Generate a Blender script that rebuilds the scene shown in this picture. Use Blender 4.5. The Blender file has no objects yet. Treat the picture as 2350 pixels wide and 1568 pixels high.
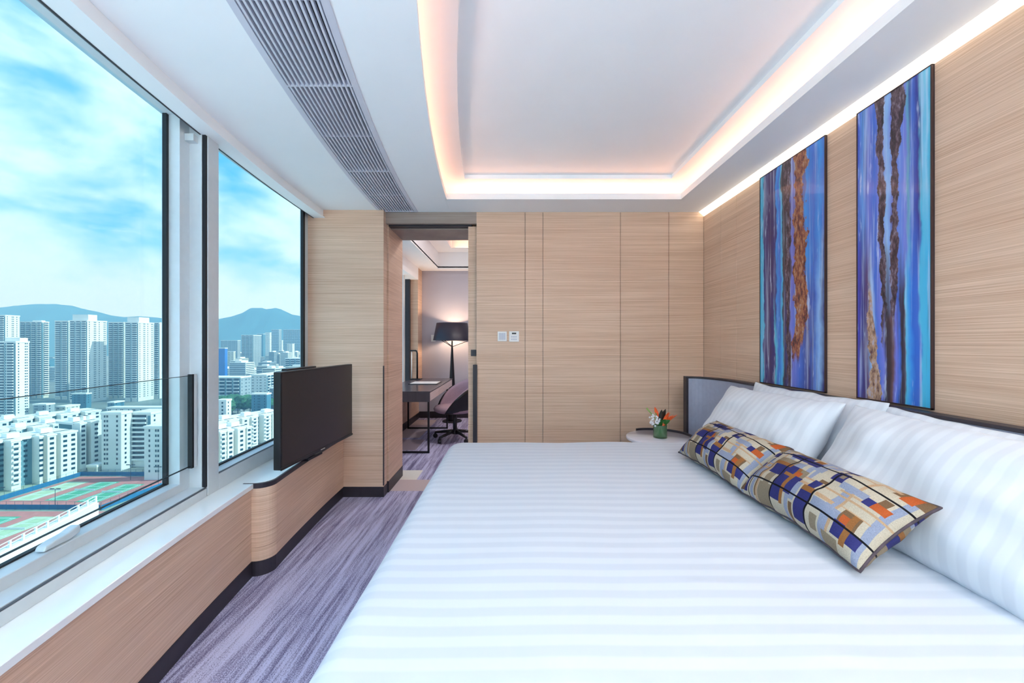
import bpy, bmesh, math, random
from mathutils import Vector, Matrix, noise

# ------------------------------------------------------------------ camera, sky, sun, lights, exposure
F, HOR, CX, EYE = 914.0, 788.0, 1175.0, 1.33      # focal length in pixels of the 2350x1568 frame, horizon row, centre column, eye height
scene = bpy.context.scene
COL = scene.collection
R = math.radians
cam_d = bpy.data.cameras.new('camera'); cam = bpy.data.objects.new('camera', cam_d); COL.objects.link(cam)
cam_d.sensor_fit = 'HORIZONTAL'; cam_d.sensor_width = 36.0; cam_d.lens = 36.0 * F / 2350.0
cam_d.shift_y = 4.0 / 2350.0; cam_d.clip_start = 0.05; cam_d.clip_end = 9000
cam.location = (0, 0, EYE); cam.rotation_euler = (R(90), 0, 0)
scene.camera = cam
vs = scene.view_settings
vs.view_transform = 'Standard'; vs.look = 'None'; vs.exposure = 1.1; vs.gamma = 1.0; vs.use_curve_mapping = False
SKY_STRENGTH = .70
SUN_STRENGTH = 2.8
FILL_DOWNLIGHT_W = 4.0
FILL_UPLIGHT_W = 57.0
scene.cycles.diffuse_bounces = 8
scene.cycles.max_bounces = 12
scene.cycles.transparent_max_bounces = 12
COVE_E = 5.0
SLOT_E = 1.7

def lin(c):
    c = c / 255.0
    return c / 12.92 if c <= 0.04045 else ((c + 0.055) / 1.055) ** 2.4
def C(r, g, b): return (lin(r), lin(g), lin(b), 1.0)

def build_world():
    w = bpy.data.worlds.new('sky'); scene.world = w; w.use_nodes = True
    nt = w.node_tree; nt.nodes.clear(); N = nt.nodes; L = nt.links
    out = N.new('ShaderNodeOutputWorld'); bg = N.new('ShaderNodeBackground'); bg.inputs[1].default_value = SKY_STRENGTH
    L.new(bg.outputs[0], out.inputs[0])
    tc = N.new('ShaderNodeTexCoord'); sep = N.new('ShaderNodeSeparateXYZ'); L.new(tc.outputs['Generated'], sep.inputs[0])
    gr = N.new('ShaderNodeValToRGB'); L.new(sep.outputs[2], gr.inputs[0])
    e = gr.color_ramp.elements
    e[0].position = 0.0; e[0].color = C(184, 226, 244)
    e[1].position = 0.9; e[1].color = C(56, 156, 228)
    for p, c in ((0.10, C(146, 208, 244)), (0.22, C(70, 172, 236)), (0.45, C(62, 166, 234))):
        q = e.new(p); q.color = c
    # clouds: noise on the direction, flattened so that banks lie along the horizon
    mp = N.new('ShaderNodeMapping'); mp.inputs['Scale'].default_value = (2.2, 2.2, 4.6); mp.inputs['Location'].default_value = (9.9, 3.3, 0.7)
    L.new(tc.outputs['Generated'], mp.inputs[0])
    n1 = N.new('ShaderNodeTexNoise'); n1.inputs['Scale'].default_value = 1.5; n1.inputs['Detail'].default_value = 7; n1.inputs['Roughness'].default_value = 0.52
    n1.inputs['Distortion'].default_value = 0.25
    L.new(mp.outputs[0], n1.inputs['Vector'])
    # more cloud near the horizon
    low = N.new('ShaderNodeMapRange'); low.inputs[1].default_value = 0.0; low.inputs[2].default_value = 0.5; low.inputs[3].default_value = 0.23; low.inputs[4].default_value = 0.0
    L.new(sep.outputs[2], low.inputs[0])
    add = N.new('ShaderNodeMath'); add.operation = 'ADD'; L.new(n1.outputs[0], add.inputs[0]); L.new(low.outputs[0], add.inputs[1])
    rp = N.new('ShaderNodeValToRGB'); L.new(add.outputs[0], rp.inputs[0])
    rp.color_ramp.elements[0].position = 0.41; rp.color_ramp.elements[1].position = 0.65
    rp.color_ramp.interpolation = 'EASE'
    mx = N.new('ShaderNodeMixRGB'); L.new(rp.outputs[0], mx.inputs[0]); L.new(gr.outputs[0], mx.inputs[1]); mx.inputs[2].default_value = C(250, 250, 251)
    L.new(mx.outputs[0], bg.inputs[0])
build_world()
sun_d = bpy.data.lights.new('sun', 'SUN'); sun = bpy.data.objects.new('sun', sun_d); COL.objects.link(sun)
sun_d.energy = SUN_STRENGTH; sun_d.angle = R(0.6); sun_d.color = (1.0, 0.98, 0.95)
sun.rotation_euler = Vector((-0.93, -0.10, -0.72)).to_track_quat('-Z', 'Y').to_euler()
sun.location = (60, 6, 60)

# ------------------------------------------------------------------ helpers
def P(x, y, Y): return Vector(((x - CX) / F * Y, Y, EYE - (y - HOR) / F * Y))
def PX(x, Y): return (x - CX) / F * Y
def g(Y):
    """plan curve of the bowed facade: how far it stands in from its far end"""
    Y = max(Y, 0.6)
    return 0.038 * (Y - 3.7) ** 2 if Y < 3.7 else 0.0
def fc(x0): return lambda Y: x0 + g(Y)
def kx(x0): return lambda Y: x0

class MB:
    def __init__(s): s.v = []; s.f = []; s.c = None; s.sm = []
    def add(s, vs, fs, smooth=False):
        n = len(s.v); s.v += [tuple(v) for v in vs]
        s.f += [tuple(i + n for i in f) for f in fs]; s.sm += [smooth] * len(fs)
        return s
    def box(s, x0, x1, y0, y1, z0, z1):
        v = [(x0,y0,z0),(x1,y0,z0),(x1,y1,z0),(x0,y1,z0),(x0,y0,z1),(x1,y0,z1),(x1,y1,z1),(x0,y1,z1)]
        return s.add(v, [(0,3,2,1),(4,5,6,7),(0,1,5,4),(1,2,6,5),(2,3,7,6),(3,0,4,7)])
    def strip(s, f0, f1, y0, y1, z0, z1, n=None):
        """prism between two plan curves X=f0(Y) and X=f1(Y)"""
        if n is None: n = max(1, int(abs(y1 - y0) / 0.16))
        vs = []; fs = []
        for i in range(n + 1):
            Y = y0 + (y1 - y0) * i / n
            a, b = f0(Y), f1(Y)
            vs += [(a,Y,z0),(b,Y,z0),(b,Y,z1),(a,Y,z1)]
        for i in range(n):
            k = 4 * i
            for j in range(4):
                fs.append((k+j, k+(j+1)%4, k+4+(j+1)%4, k+4+j))
        fs.append((3,2,1,0)); k = 4*n; fs.append((k,k+1,k+2,k+3))
        return s.add(vs, [tuple(reversed(f)) for f in fs])
    def prism(s, pts, z0, z1):
        n = len(pts)
        vs = [(p[0],p[1],z0) for p in pts] + [(p[0],p[1],z1) for p in pts]
        fs = [tuple(range(n-1,-1,-1)), tuple(range(n,2*n))] + [(i,(i+1)%n,n+(i+1)%n,n+i) for i in range(n)]
        return s.add(vs, fs)
    def tube(s, pts, r, k=10, caps=True):
        pts = [Vector(p) for p in pts]; rs = r if isinstance(r, (list, tuple)) else [r]*len(pts)
        vs = []; fs = []; up = None
        for i, p in enumerate(pts):
            t = ((pts[min(i+1,len(pts)-1)] - pts[max(i-1,0)])).normalized()
            if up is None: up = Vector((0,0,1)) if abs(t.z) < .9 else Vector((1,0,0))
            a = t.cross(up).normalized(); b = a.cross(t).normalized(); up = b
            for j in range(k):
                an = 2*math.pi*j/k
                vs.append(p + a*math.cos(an)*rs[i] + b*math.sin(an)*rs[i])
        for i in range(len(pts)-1):
            for j in range(k):
                fs.append((i*k+j, (i+1)*k+j, (i+1)*k+(j+1)%k, i*k+(j+1)%k))
        s.add(vs, fs, True)
        if caps:
            n = len(s.v) - len(vs)
            s.f.append(tuple(n+j for j in range(k))); s.f.append(tuple(n+(len(pts)-1)*k+j for j in range(k-1,-1,-1))); s.sm += [False]*2
        return s
    def lathe(s, c, prof, k=32, smooth=True):
        vs = []; fs = []
        for r, z in prof:
            for j in range(k):
                a = 2*math.pi*j/k; vs.append((c[0]+r*math.cos(a), c[1]+r*math.sin(a), c[2]+z))
        for i in range(len(prof)-1):
            for j in range(k):
                fs.append((i*k+j, i*k+(j+1)%k, (i+1)*k+(j+1)%k, (i+1)*k+j))
        return s.add(vs, fs, smooth)
    def bar(s, a, b, w, h):
        """rectangular bar from a to b"""
        a = Vector(a); b = Vector(b); t = (b-a).normalized()
        up = Vector((0,0,1)) if abs(t.z) < .95 else Vector((0,1,0))
        u = t.cross(up).normalized()*w/2; v = u.cross(t).normalized()*h/2
        vs = [a-u-v,a+u-v,a+u+v,a-u+v,b-u-v,b+u-v,b+u+v,b-u+v]
        return s.add(vs, [(0,1,2,3),(7,6,5,4),(0,4,5,1),(1,5,6,2),(2,6,7,3),(3,7,4,0)])
    def build(s, name, mat, parent=None, bevel=0, origin=None, segs=2):
        xs = [v[0] for v in s.v]; ys = [v[1] for v in s.v]; zs = [v[2] for v in s.v]
        if parent is None:
            o0 = Vector(origin) if origin is not None else Vector(((min(xs)+max(xs))/2, (min(ys)+max(ys))/2, min(zs)))
            base = o0
        else:
            base = wloc(parent); o0 = None
        me = bpy.data.meshes.new(name)
        me.from_pydata([(v[0]-base.x, v[1]-base.y, v[2]-base.z) for v in s.v], [], s.f)
        me.polygons.foreach_set('use_smooth', s.sm)
        bm = bmesh.new(); bm.from_mesh(me); bmesh.ops.recalc_face_normals(bm, faces=bm.faces); bm.to_mesh(me); bm.free()
        me.update()
        if mat: me.materials.append(mat)
        o = bpy.data.objects.new(name, me); COL.objects.link(o)
        if parent is None: o.location = o0
        else: o.parent = parent
        if bevel:
            m = o.modifiers.new('bevel', 'BEVEL'); m.width = bevel; m.segments = segs; m.limit_method = 'ANGLE'; m.angle_limit = R(40)
        return o
def wloc(o):
    p = Vector((0,0,0))
    while o is not None: p += o.location; o = o.parent
    return p
def tag(o, label=None, cat=None, group=None, kind=None):
    if label: o['label'] = label
    if cat: o['category'] = cat
    if group: o['group'] = group
    if kind: o['kind'] = kind
    return o
def thing(name, label, cat, loc, group=None):
    o = bpy.data.objects.new(name, None); COL.objects.link(o); o.location = loc; o.empty_display_size = .1
    return tag(o, label, cat, group)
def struct(o, label, cat='structure'): return tag(o, label, cat, kind='structure')
def root_struct(name, label, cat, loc=(0,0,0)):
    o = thing(name, label, cat, loc); o['kind'] = 'structure'; return o
def box(*a): return MB().box(*a)
def strip(*a, **k): return MB().strip(*a, **k)

# ------------------------------------------------------------------ materials (all procedural)
MATS = {}
def pmat(name, col, rough=.5, metal=0.0, var=.06, scale=8.0, stretch=(1,1,1), bump=0.0, spec=.5, coat=0.0, detail=3):
    m = bpy.data.materials.new(name); m.use_nodes = True; nt = m.node_tree; N = nt.nodes; L = nt.links
    b = N['Principled BSDF']; b.inputs['Roughness'].default_value = rough; b.inputs['Metallic'].default_value = metal
    b.inputs['Specular IOR Level'].default_value = spec
    if coat: b.inputs['Coat Weight'].default_value = coat; b.inputs['Coat Roughness'].default_value = .05
    tc = N.new('ShaderNodeTexCoord'); mp = N.new('ShaderNodeMapping'); mp.inputs['Scale'].default_value = stretch
    L.new(tc.outputs['Object'], mp.inputs[0])
    n = N.new('ShaderNodeTexNoise'); n.inputs['Scale'].default_value = scale; n.inputs['Detail'].default_value = detail
    L.new(mp.outputs[0], n.inputs['Vector'])
    rp = N.new('ShaderNodeValToRGB'); L.new(n.outputs[0], rp.inputs[0])
    lo = tuple(max(0, c*(1-var)) for c in col[:3])+(1,); hi = tuple(min(1, c*(1+var)) for c in col[:3])+(1,)
    rp.color_ramp.elements[0].position = .3; rp.color_ramp.elements[1].position = .7
    rp.color_ramp.elements[0].color = lo; rp.color_ramp.elements[1].color = hi
    L.new(rp.outputs[0], b.inputs['Base Color'])
    if bump:
        bp = N.new('ShaderNodeBump'); bp.inputs['Strength'].default_value = bump; bp.inputs['Distance'].default_value = .004
        L.new(n.outputs[0], bp.inputs['Height']); L.new(bp.outputs[0], b.inputs['Normal'])
    MATS[name] = m
    return m
def emat(name, col, strength):
    m = bpy.data.materials.new(name); m.use_nodes = True; nt = m.node_tree; nt.nodes.clear()
    o = nt.nodes.new('ShaderNodeOutputMaterial'); e = nt.nodes.new('ShaderNodeEmission')
    e.inputs[0].default_value = col; e.inputs[1].default_value = strength
    nt.links.new(e.outputs[0], o.inputs[0]); MATS[name] = m; return m
def glassmat(name, tint, refl=.06, rough=0.0):
    """thin architectural pane: tinted see-through with a weak mirror on top"""
    m = bpy.data.materials.new(name); m.use_nodes = True; nt = m.node_tree; nt.nodes.clear(); N = nt.nodes; L = nt.links
    o = N.new('ShaderNodeOutputMaterial'); t = N.new('ShaderNodeBsdfTransparent'); t.inputs[0].default_value = tint
    gl = N.new('ShaderNodeBsdfGlossy'); gl.inputs['Roughness'].default_value = rough
    lw = N.new('ShaderNodeLayerWeight'); lw.inputs['Blend'].default_value = .2
    mr = N.new('ShaderNodeMath'); mr.operation = 'MULTIPLY'; mr.inputs[1].default_value = refl*4; L.new(lw.outputs['Fresnel'], mr.inputs[0])
    mx = N.new('ShaderNodeMixShader'); L.new(mr.outputs[0], mx.inputs[0]); L.new(t.outputs[0], mx.inputs[1]); L.new(gl.outputs[0], mx.inputs[2])
    L.new(mx.outputs[0], o.inputs[0]); MATS[name] = m; return m

def wood(name, c0, c1, rough=.45):
    """fine straight-grained veneer, grain horizontal"""
    m = bpy.data.materials.new(name); m.use_nodes = True; nt = m.node_tree; N = nt.nodes; L = nt.links
    b = N['Principled BSDF']; b.inputs['Roughness'].default_value = rough; b.inputs['Specular IOR Level'].default_value = .35
    geo = N.new('ShaderNodeNewGeometry')
    mp = N.new('ShaderNodeMapping'); mp.inputs['Scale'].default_value = (1.2, 1.2, 240); L.new(geo.outputs['Position'], mp.inputs[0])
    n = N.new('ShaderNodeTexNoise'); n.inputs['Scale'].default_value = 1.3; n.inputs['Detail'].default_value = 6; n.inputs['Roughness'].default_value = .68
    L.new(mp.outputs[0], n.inputs['Vector'])
    mp2 = N.new('ShaderNodeMapping'); mp2.inputs['Scale'].default_value = (.7, .7, 9); L.new(geo.outputs['Position'], mp2.inputs[0])
    n2 = N.new('ShaderNodeTexNoise'); n2.inputs['Scale'].default_value = 1.0; n2.inputs['Detail'].default_value = 3; L.new(mp2.outputs[0], n2.inputs['Vector'])
    ad = N.new('ShaderNodeMath'); ad.operation = 'MULTIPLY_ADD'; ad.inputs[1].default_value = .22; L.new(n2.outputs[0], ad.inputs[0]); L.new(n.outputs[0], ad.inputs[2])
    rp = N.new('ShaderNodeValToRGB'); L.new(ad.outputs[0], rp.inputs[0])
    rp.color_ramp.elements[0].position = .40; rp.color_ramp.elements[1].position = .80
    rp.color_ramp.elements[0].color = c0; rp.color_ramp.elements[1].color = c1
    L.new(rp.outputs[0], b.inputs['Base Color'])
    bp = N.new('ShaderNodeBump'); bp.inputs['Strength'].default_value = .12; bp.inputs['Distance'].default_value = .002
    L.new(n.outputs[0], bp.inputs['Height']); L.new(bp.outputs[0], b.inputs['Normal'])
    MATS[name] = m; return m

WOOD = wood('oak_veneer', C(184, 146, 120), C(232, 202, 178))
WOOD_D = wood('oak_veneer_grey', C(128, 112, 104), C(172, 156, 146))
WHITE = pmat('white_paint', C(243, 245, 247), .6, var=.012, scale=3)
SILL = pmat('white_stone_sill', C(246, 250, 250), .18, var=.02, scale=5, coat=.2)
ALU = pmat('silver_window_frame', C(204, 213, 218), .42, metal=0.0, var=.02, scale=30)
DARK = pmat('dark_bronze_trim', C(44, 38, 46), .45, var=.1, scale=20)
GASKET = pmat('black_gasket', C(18, 20, 28), .6, var=.1)
GLASS = glassmat('tinted_window_glass', (.77, .945, 1.0, 1), .010)
CLEAR = glassmat('barrier_glass', (.95, .99, .99, 1), .015)
VASEGLASS = glassmat('vase_glass', (.80, .95, .82, 1), .12)
GREYLAV = pmat('lavender_grey_paint', C(176, 174, 186), .7, var=.02, scale=3)
GREYPANEL = pmat('grey_padded_panel', C(152, 154, 172), .5, var=.04, scale=40, bump=.05)
PLASTIC = pmat('white_plastic', C(236, 234, 232), .35, var=.02)
BLACKP = pmat('black_plastic', C(20, 20, 25), .32, var=.1)
BLACKM = pmat('black_metal', C(26, 25, 32), .35, metal=.3, var=.1)
SCREEN = pmat('dark_screen', C(46, 41, 41), .33, var=.06, scale=2, spec=.5)
VENTDARK = pmat('vent_interior', C(30, 28, 36), .9, var=.1)
SLATM = pmat('white_metal_slat', C(212, 212, 224), .4, metal=.1, var=.02)
MARBLE = pmat('pale_marble_top', C(214, 212, 220), .15, var=.07, scale=6, stretch=(1,3,1), coat=.3)
LED_WARM = emat('warm_led', (1.0, .46, .24, 1), COVE_E)
LED_SLOT = emat('warm_white_diffuser', (1.0, .86, .66, 1), SLOT_E)
LED_FILL = emat('fill_downlight_lens', (1.0, .95, .9, 1), 12)

def carpet():
    m = bpy.data.materials.new('streaked_carpet'); m.use_nodes = True; nt = m.node_tree; N = nt.nodes; L = nt.links
    b = N['Principled BSDF']; b.inputs['Roughness'].default_value = .95; b.inputs['Specular IOR Level'].default_value = .1
    geo = N.new('ShaderNodeNewGeometry')
    def nz(sc, rot, scale, det, ro=.6):
        mp = N.new('ShaderNodeMapping'); mp.inputs['Scale'].default_value = sc; mp.inputs['Rotation'].default_value = (0,0,rot)
        L.new(geo.outputs['Position'], mp.inputs[0])
        n = N.new('ShaderNodeTexNoise'); n.inputs['Scale'].default_value = scale; n.inputs['Detail'].default_value = det; n.inputs['Roughness'].default_value = ro
        L.new(mp.outputs[0], n.inputs['Vector']); return n
    a = nz((30, 1.3, 1), 0, 1.0, 6, .76); c = nz((1,1,1), 0, 210, 3, .7); d = nz((5, .3, 1), 0, 1.0, 2)
    s1 = N.new('ShaderNodeMath'); s1.operation = 'MULTIPLY_ADD'; s1.inputs[1].default_value = .9; L.new(c.outputs[0], s1.inputs[0]); L.new(a.outputs[0], s1.inputs[2])
    s2 = N.new('ShaderNodeMath'); s2.operation = 'MULTIPLY_ADD'; s2.inputs[1].default_value = .25; L.new(d.outputs[0], s2.inputs[0]); L.new(s1.outputs[0], s2.inputs[2])
    nm = N.new('ShaderNodeMapRange'); nm.inputs[1].default_value = .80; nm.inputs[2].default_value = 1.16; L.new(s2.outputs[0], nm.inputs[0])
    rp = N.new('ShaderNodeValToRGB'); L.new(nm.outputs[0], rp.inputs[0]); e = rp.color_ramp.elements
    e[0].position = 0.0; e[0].color = C(78, 70, 96); e[1].position = 1.0; e[1].color = C(194, 190, 218)
    q = e.new(.50); q.color = C(122, 114, 144)
    # pale woven blocks near the doorway: part of the carpet's pattern
    sep = N.new('ShaderNodeSeparateXYZ'); L.new(geo.outputs['Position'], sep.inputs[0])
    def rect(x0, x1, y0, y1):
        prev = None
        for o_, lo, hi in ((0, x0, x1), (1, y0, y1)):
            for op, v in (('GREATER_THAN', lo), ('LESS_THAN', hi)):
                k = N.new('ShaderNodeMath'); k.operation = op; k.inputs[1].default_value = v; L.new(sep.outputs[o_], k.inputs[0])
                if prev is None: prev = k
                else:
                    mu = N.new('ShaderNodeMath'); mu.operation = 'MULTIPLY'; L.new(prev.outputs[0], mu.inputs[0]); L.new(k.outputs[0], mu.inputs[1]); prev = mu
        return prev
    colr = rp.outputs[0]
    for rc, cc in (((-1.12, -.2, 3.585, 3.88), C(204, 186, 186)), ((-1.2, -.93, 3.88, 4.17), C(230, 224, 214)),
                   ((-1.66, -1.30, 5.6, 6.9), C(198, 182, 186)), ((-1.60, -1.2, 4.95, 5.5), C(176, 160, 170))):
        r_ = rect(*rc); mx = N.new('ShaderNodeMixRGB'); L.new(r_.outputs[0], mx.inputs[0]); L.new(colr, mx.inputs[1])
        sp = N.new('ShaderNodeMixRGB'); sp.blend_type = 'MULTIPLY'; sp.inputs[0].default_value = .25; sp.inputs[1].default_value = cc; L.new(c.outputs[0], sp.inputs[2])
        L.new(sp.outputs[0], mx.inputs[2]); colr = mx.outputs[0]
    L.new(colr, b.inputs['Base Color'])
    bp = N.new('ShaderNodeBump'); bp.inputs['Strength'].default_value = .35; bp.inputs['Distance'].default_value = .004
    L.new(c.outputs[0], bp.inputs['Height']); L.new(bp.outputs[0], b.inputs['Normal'])
    return m
CARPET = carpet()

def stripe_linen(name, axis, period, dark, light=(211, 216, 225)):
    """white cotton with satin woven stripes"""
    m = bpy.data.materials.new(name); m.use_nodes = True; nt = m.node_tree; N = nt.nodes; L = nt.links
    b = N['Principled BSDF']; b.inputs['Specular IOR Level'].default_value = .3; b.inputs['Sheen Weight'].default_value = .1
    tc = N.new('ShaderNodeTexCoord'); sep = N.new('ShaderNodeSeparateXYZ'); L.new(tc.outputs['Object'], sep.inputs[0])
    d = N.new('ShaderNodeMath'); d.operation = 'MULTIPLY'; d.inputs[1].default_value = 2*math.pi/period; L.new(sep.outputs[axis], d.inputs[0])
    sn = N.new('ShaderNodeMath'); sn.operation = 'SINE'; L.new(d.outputs[0], sn.inputs[0])
    rp = N.new('ShaderNodeValToRGB'); L.new(sn.outputs[0], rp.inputs[0])
    mr = N.new('ShaderNodeMapRange'); mr.inputs[1].default_value = -.35; mr.inputs[2].default_value = .35; L.new(sn.outputs[0], mr.inputs[0])
    L.new(mr.outputs[0], rp.inputs[0])
    rp.color_ramp.elements[0].color = C(*dark); rp.color_ramp.elements[1].color = C(*light)
    L.new(rp.outputs[0], b.inputs['Base Color'])
    r2 = N.new('ShaderNodeMapRange'); r2.inputs[3].default_value = .5; r2.inputs[4].default_value = .75; L.new(mr.outputs[0], r2.inputs[0]); L.new(r2.outputs[0], b.inputs['Roughness'])
    n = N.new('ShaderNodeTexNoise'); n.inputs['Scale'].default_value = 9; n.inputs['Detail'].default_value = 3; L.new(tc.outputs['Object'], n.inputs['Vector'])
    bp = N.new('ShaderNodeBump'); bp.inputs['Strength'].default_value = .1; bp.inputs['Distance'].default_value = .02
    L.new(n.outputs[0], bp.inputs['Height']); L.new(bp.outputs[0], b.inputs['Normal'])
    return m
LINEN_X = stripe_linen('striped_white_linen', 0, .050, (211, 215, 223), (219, 223, 230))
LINEN_Y = stripe_linen('striped_white_duvet', 1, .066, (200, 206, 217))

def attrmat(name, rough=.8, bump=.25):
    m = bpy.data.materials.new(name); m.use_nodes = True; nt = m.node_tree; N = nt.nodes; L = nt.links
    b = N['Principled BSDF']; b.inputs['Roughness'].default_value = rough; b.inputs['Specular IOR Level'].default_value = .15
    at = N.new('ShaderNodeAttribute'); at.attribute_name = 'weave'
    tc = N.new('ShaderNodeTexCoord'); n = N.new('ShaderNodeTexNoise'); n.inputs['Scale'].default_value = 380; L.new(tc.outputs['Object'], n.inputs['Vector'])
    mx = N.new('ShaderNodeMixRGB'); mx.blend_type = 'OVERLAY'; mx.inputs[0].default_value = .35; L.new(at.outputs['Color'], mx.inputs[1]); L.new(n.outputs[0], mx.inputs[2])
    L.new(mx.outputs[0], b.inputs['Base Color'])
    bp = N.new('ShaderNodeBump'); bp.inputs['Strength'].default_value = bump; bp.inputs['Distance'].default_value = .002
    L.new(n.outputs[0], bp.inputs['Height']); L.new(bp.outputs[0], b.inputs['Normal'])
    return m
WEAVE = attrmat('woven_plaid')
# ------------------------------------------------------------------ the room shell
HC = 2.483           # bedroom ceiling
Y0, YB = -2.0, 3.50  # rear wall, back wall
struct(box(-1.8, 1.85, Y0-.1, 7.3, -.06, 0).build('floor', CARPET, origin=(0,0,0)), 'purple grey streaked carpet floor with pale blocks by the doorway', 'floor')

# right wall: veneer panels with fine joints
wr = root_struct('wall_right', 'wood veneer wall behind the bed head', 'wall')
box(1.70, 1.86, Y0-.1, 4.0, 0, 2.76).build('core', WOOD_D, wr)
for a, b in ((Y0, .30), (.304, 2.990), (2.994, 3.210), (3.214, YB)):
    box(1.685, 1.702, a, b, .0, 2.446).build('panel', WOOD, wr, bevel=.0012, segs=1)
# back wall with its panels
wb = root_struct('wall_back', 'wood veneer panelled wall beyond the bed', 'wall', (0, YB, 0))
box(-.314, 1.70, 3.514, 3.535, 0, 2.76).build('core', WOOD_D, wb)
xs = [-.314, .115, .272, .953, 1.378, 1.685]
for a, b in zip(xs, xs[1:]):
    for z0, z1 in ((0, 1.2105), (1.2115, 1.8845), (1.8855, HC+.004)):
        box(a+.002, b-.002, YB, 3.516, z0, z1).build('panel', WOOD, wb)
box(-.36, 1.86, 3.62, 4.0, 0, 3.1).build('study_side', WOOD, wb)
box(-1.10, -.36, 3.62, 4.0, 2.364, 3.1).build('lintel', WOOD_D, wb)
# pillar between the window and the doorway
wp = root_struct('wall_pillar', 'oak veneer pier between the window and the doorway', 'wall', (-1.5, 3.444, 0))
box(-1.80, -1.11, 3.444, 3.535, .088, 2.76).build('front_panel', WOOD, wp, bevel=.0015, segs=1)
box(-1.80, -1.10, 3.55, 4.0, .088, 3.1).build('jamb_panel', WOOD, wp, bevel=.0015, segs=1)
box(-1.80, -1.125, 3.53, 3.552, 0, 3.1).build('joint', DARK, wp)
box(-1.80, -1.108, 3.441, 3.537, 0, .088).build('plinth', DARK, wp)
box(-1.80, -1.097, 3.549, 4.0, 0, .1).build('plinth', DARK, wp)
box(-1.115, -1.1065, 3.4405, 3.452, .1, 1.135).build('edge_trim', DARK, wp)
# door head and track
dh = root_struct('trim_1', 'grey brown door head with sliding track', 'door frame', (-.7, 3.5, 2.38))
box(-1.11, -.312, 3.50, 3.535, 2.383, HC+.02).build('fascia', WOOD_D, dh)
box(-1.10, -.36, 3.548, 3.618, 2.372, 2.42).build('track', DARK, dh)
# sliding door leaf, almost wholly in its pocket
dl = root_struct('door_1', 'oak veneer sliding door leaf slid back into its wall pocket', 'door', (-.39, 3.56, 0))
box(-.390, .62, 3.552, 3.592, .006, 2.37).build('leaf', WOOD, dl)
box(-.366, -.318, 3.546, 3.5525, 1.215, 1.272).build('lock_plate', DARK, dl)
box(-.342, -.305, 3.485, 3.4995, .02, 1.142).build('pull_edge', DARK, dl)

# rear wall behind the camera, with an unseen window added to let daylight in
wq = root_struct('wall_rear', 'oak veneer wall behind the viewer', 'wall', (0, Y0, 0))
box(-2.3, 1.86, Y0-.12, Y0, 0, .5).build('lower_panel', WOOD, wq)
box(-2.3, 1.86, Y0-.12, Y0, 2.42, 2.76).build('head', WHITE, wq)
box(-2.3, -1.5, Y0-.12, Y0, .5, 2.42).build('pier', WOOD, wq)
box(1.55, 1.86, Y0-.12, Y0, .5, 2.42).build('pier', WOOD, wq)
w4 = root_struct('added_window', 'unseen wide window added behind the viewer', 'window', (0, Y0, .5))
box(-1.5, 1.55, Y0-.07, Y0-.06, .5, 2.42).build('pane', GLASS, w4)
for x in (-1.5, 0.0, 1.49): box(x, x+.06, Y0-.1, Y0-.03, .5, 2.42).build('frame_post', ALU, w4)

# left wall under the window
wl = root_struct('wall_left', 'oak veneer panel below the window sill', 'wall', (-1.6, 1, 0))
strip(fc(-1.62), fc(-1.56), Y0, 2.30, .088, .503).build('panel', WOOD, wl)
strip(fc(-1.865), fc(-1.62), Y0, 4.0, -.4, .503).build('core', WOOD_D, wl)
struct(strip(fc(-1.62), fc(-1.556), Y0, 2.262, 0, .088).build('baseboard_left', DARK), 'dark baseboard under the window side panel', 'baseboard')
struct(strip(fc(-1.865), fc(-1.548), Y0, 3.444, .503, .53).build('trim_2', SILL, bevel=.002, segs=1), 'white stone window sill ledge', 'window sill')

# windows
SEAL = pmat('grey_seal', C(84, 90, 98), .6, var=.05)
def gl(x0, y0, y1, z0, z1, t=.008): return strip(fc(x0-t/2), fc(x0+t/2), y0, y1, z0, z1)
w1 = root_struct('window_1', 'large bowed window nearest the viewer in a silver frame', 'window', (-1.75, 1, .53))
gl(-1.842, -.3, 1.985, .62, 2.55).build('pane', GLASS, w1)
strip(fc(-1.865), fc(-1.69), -.3, 2.075, .53, .573).build('bottom_rail', ALU, w1, bevel=.002, segs=1)
strip(fc(-1.72), fc(-1.6915), -.3, 2.075, .5745, .5785).build('rail_gasket', SEAL, w1)
strip(fc(-1.865), fc(-1.70), -.3, 2.075, .5735, .5815).build('ledge', ALU, w1)
strip(fc(-1.865), fc(-1.775), -.3, 2.0, .58, .623).build('sash_rail', ALU, w1, bevel=.002, segs=1)
strip(fc(-1.85), fc(-1.832), -.3, 1.99, .6235, .630).build('glazing_bead', GASKET, w1)
strip(fc(-1.865), fc(-1.775), 1.995, 2.075, .58, 2.55, n=1).build('sash_stile', ALU, w1)
strip(fc(-1.85), fc(-1.830), 1.978, 1.996, .623, 2.55, n=1).build('glazing_bead', GASKET, w1)
strip(fc(-1.86), fc(-1.80), -.3, 1.996, 2.475, 2.55).build('sash_head', ALU, w1)
strip(fc(-1.775), fc(-1.73), 2.03, 2.07, 2.365, 2.40, n=1).build('stay_bracket', ALU, w1)
strip(fc(-1.865), fc(-1.69), -.42, -.30, .53, 2.55, n=1).build('mullion', ALU, w1)
mu = root_struct('trim_3', 'silver window mullion between the two panes', 'window mullion', (-1.7, 2.12, .53))
strip(fc(-1.865), fc(-1.69), 2.084, 2.176, .53, 2.55, n=1).build('face', ALU, mu, bevel=.002, segs=1)
strip(fc(-1.712), fc(-1.694), 2.070, 2.085, .58, 2.55, n=1).build('seal', GASKET, mu)
strip(fc(-1.865), fc(-1.711), 2.066, 2.085, .58, 2.55, n=1).build('return', ALU, mu)
w2 = root_struct('window_2', 'narrower window beside the pier in a silver frame', 'window', (-1.75, 2.8, .53))
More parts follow.
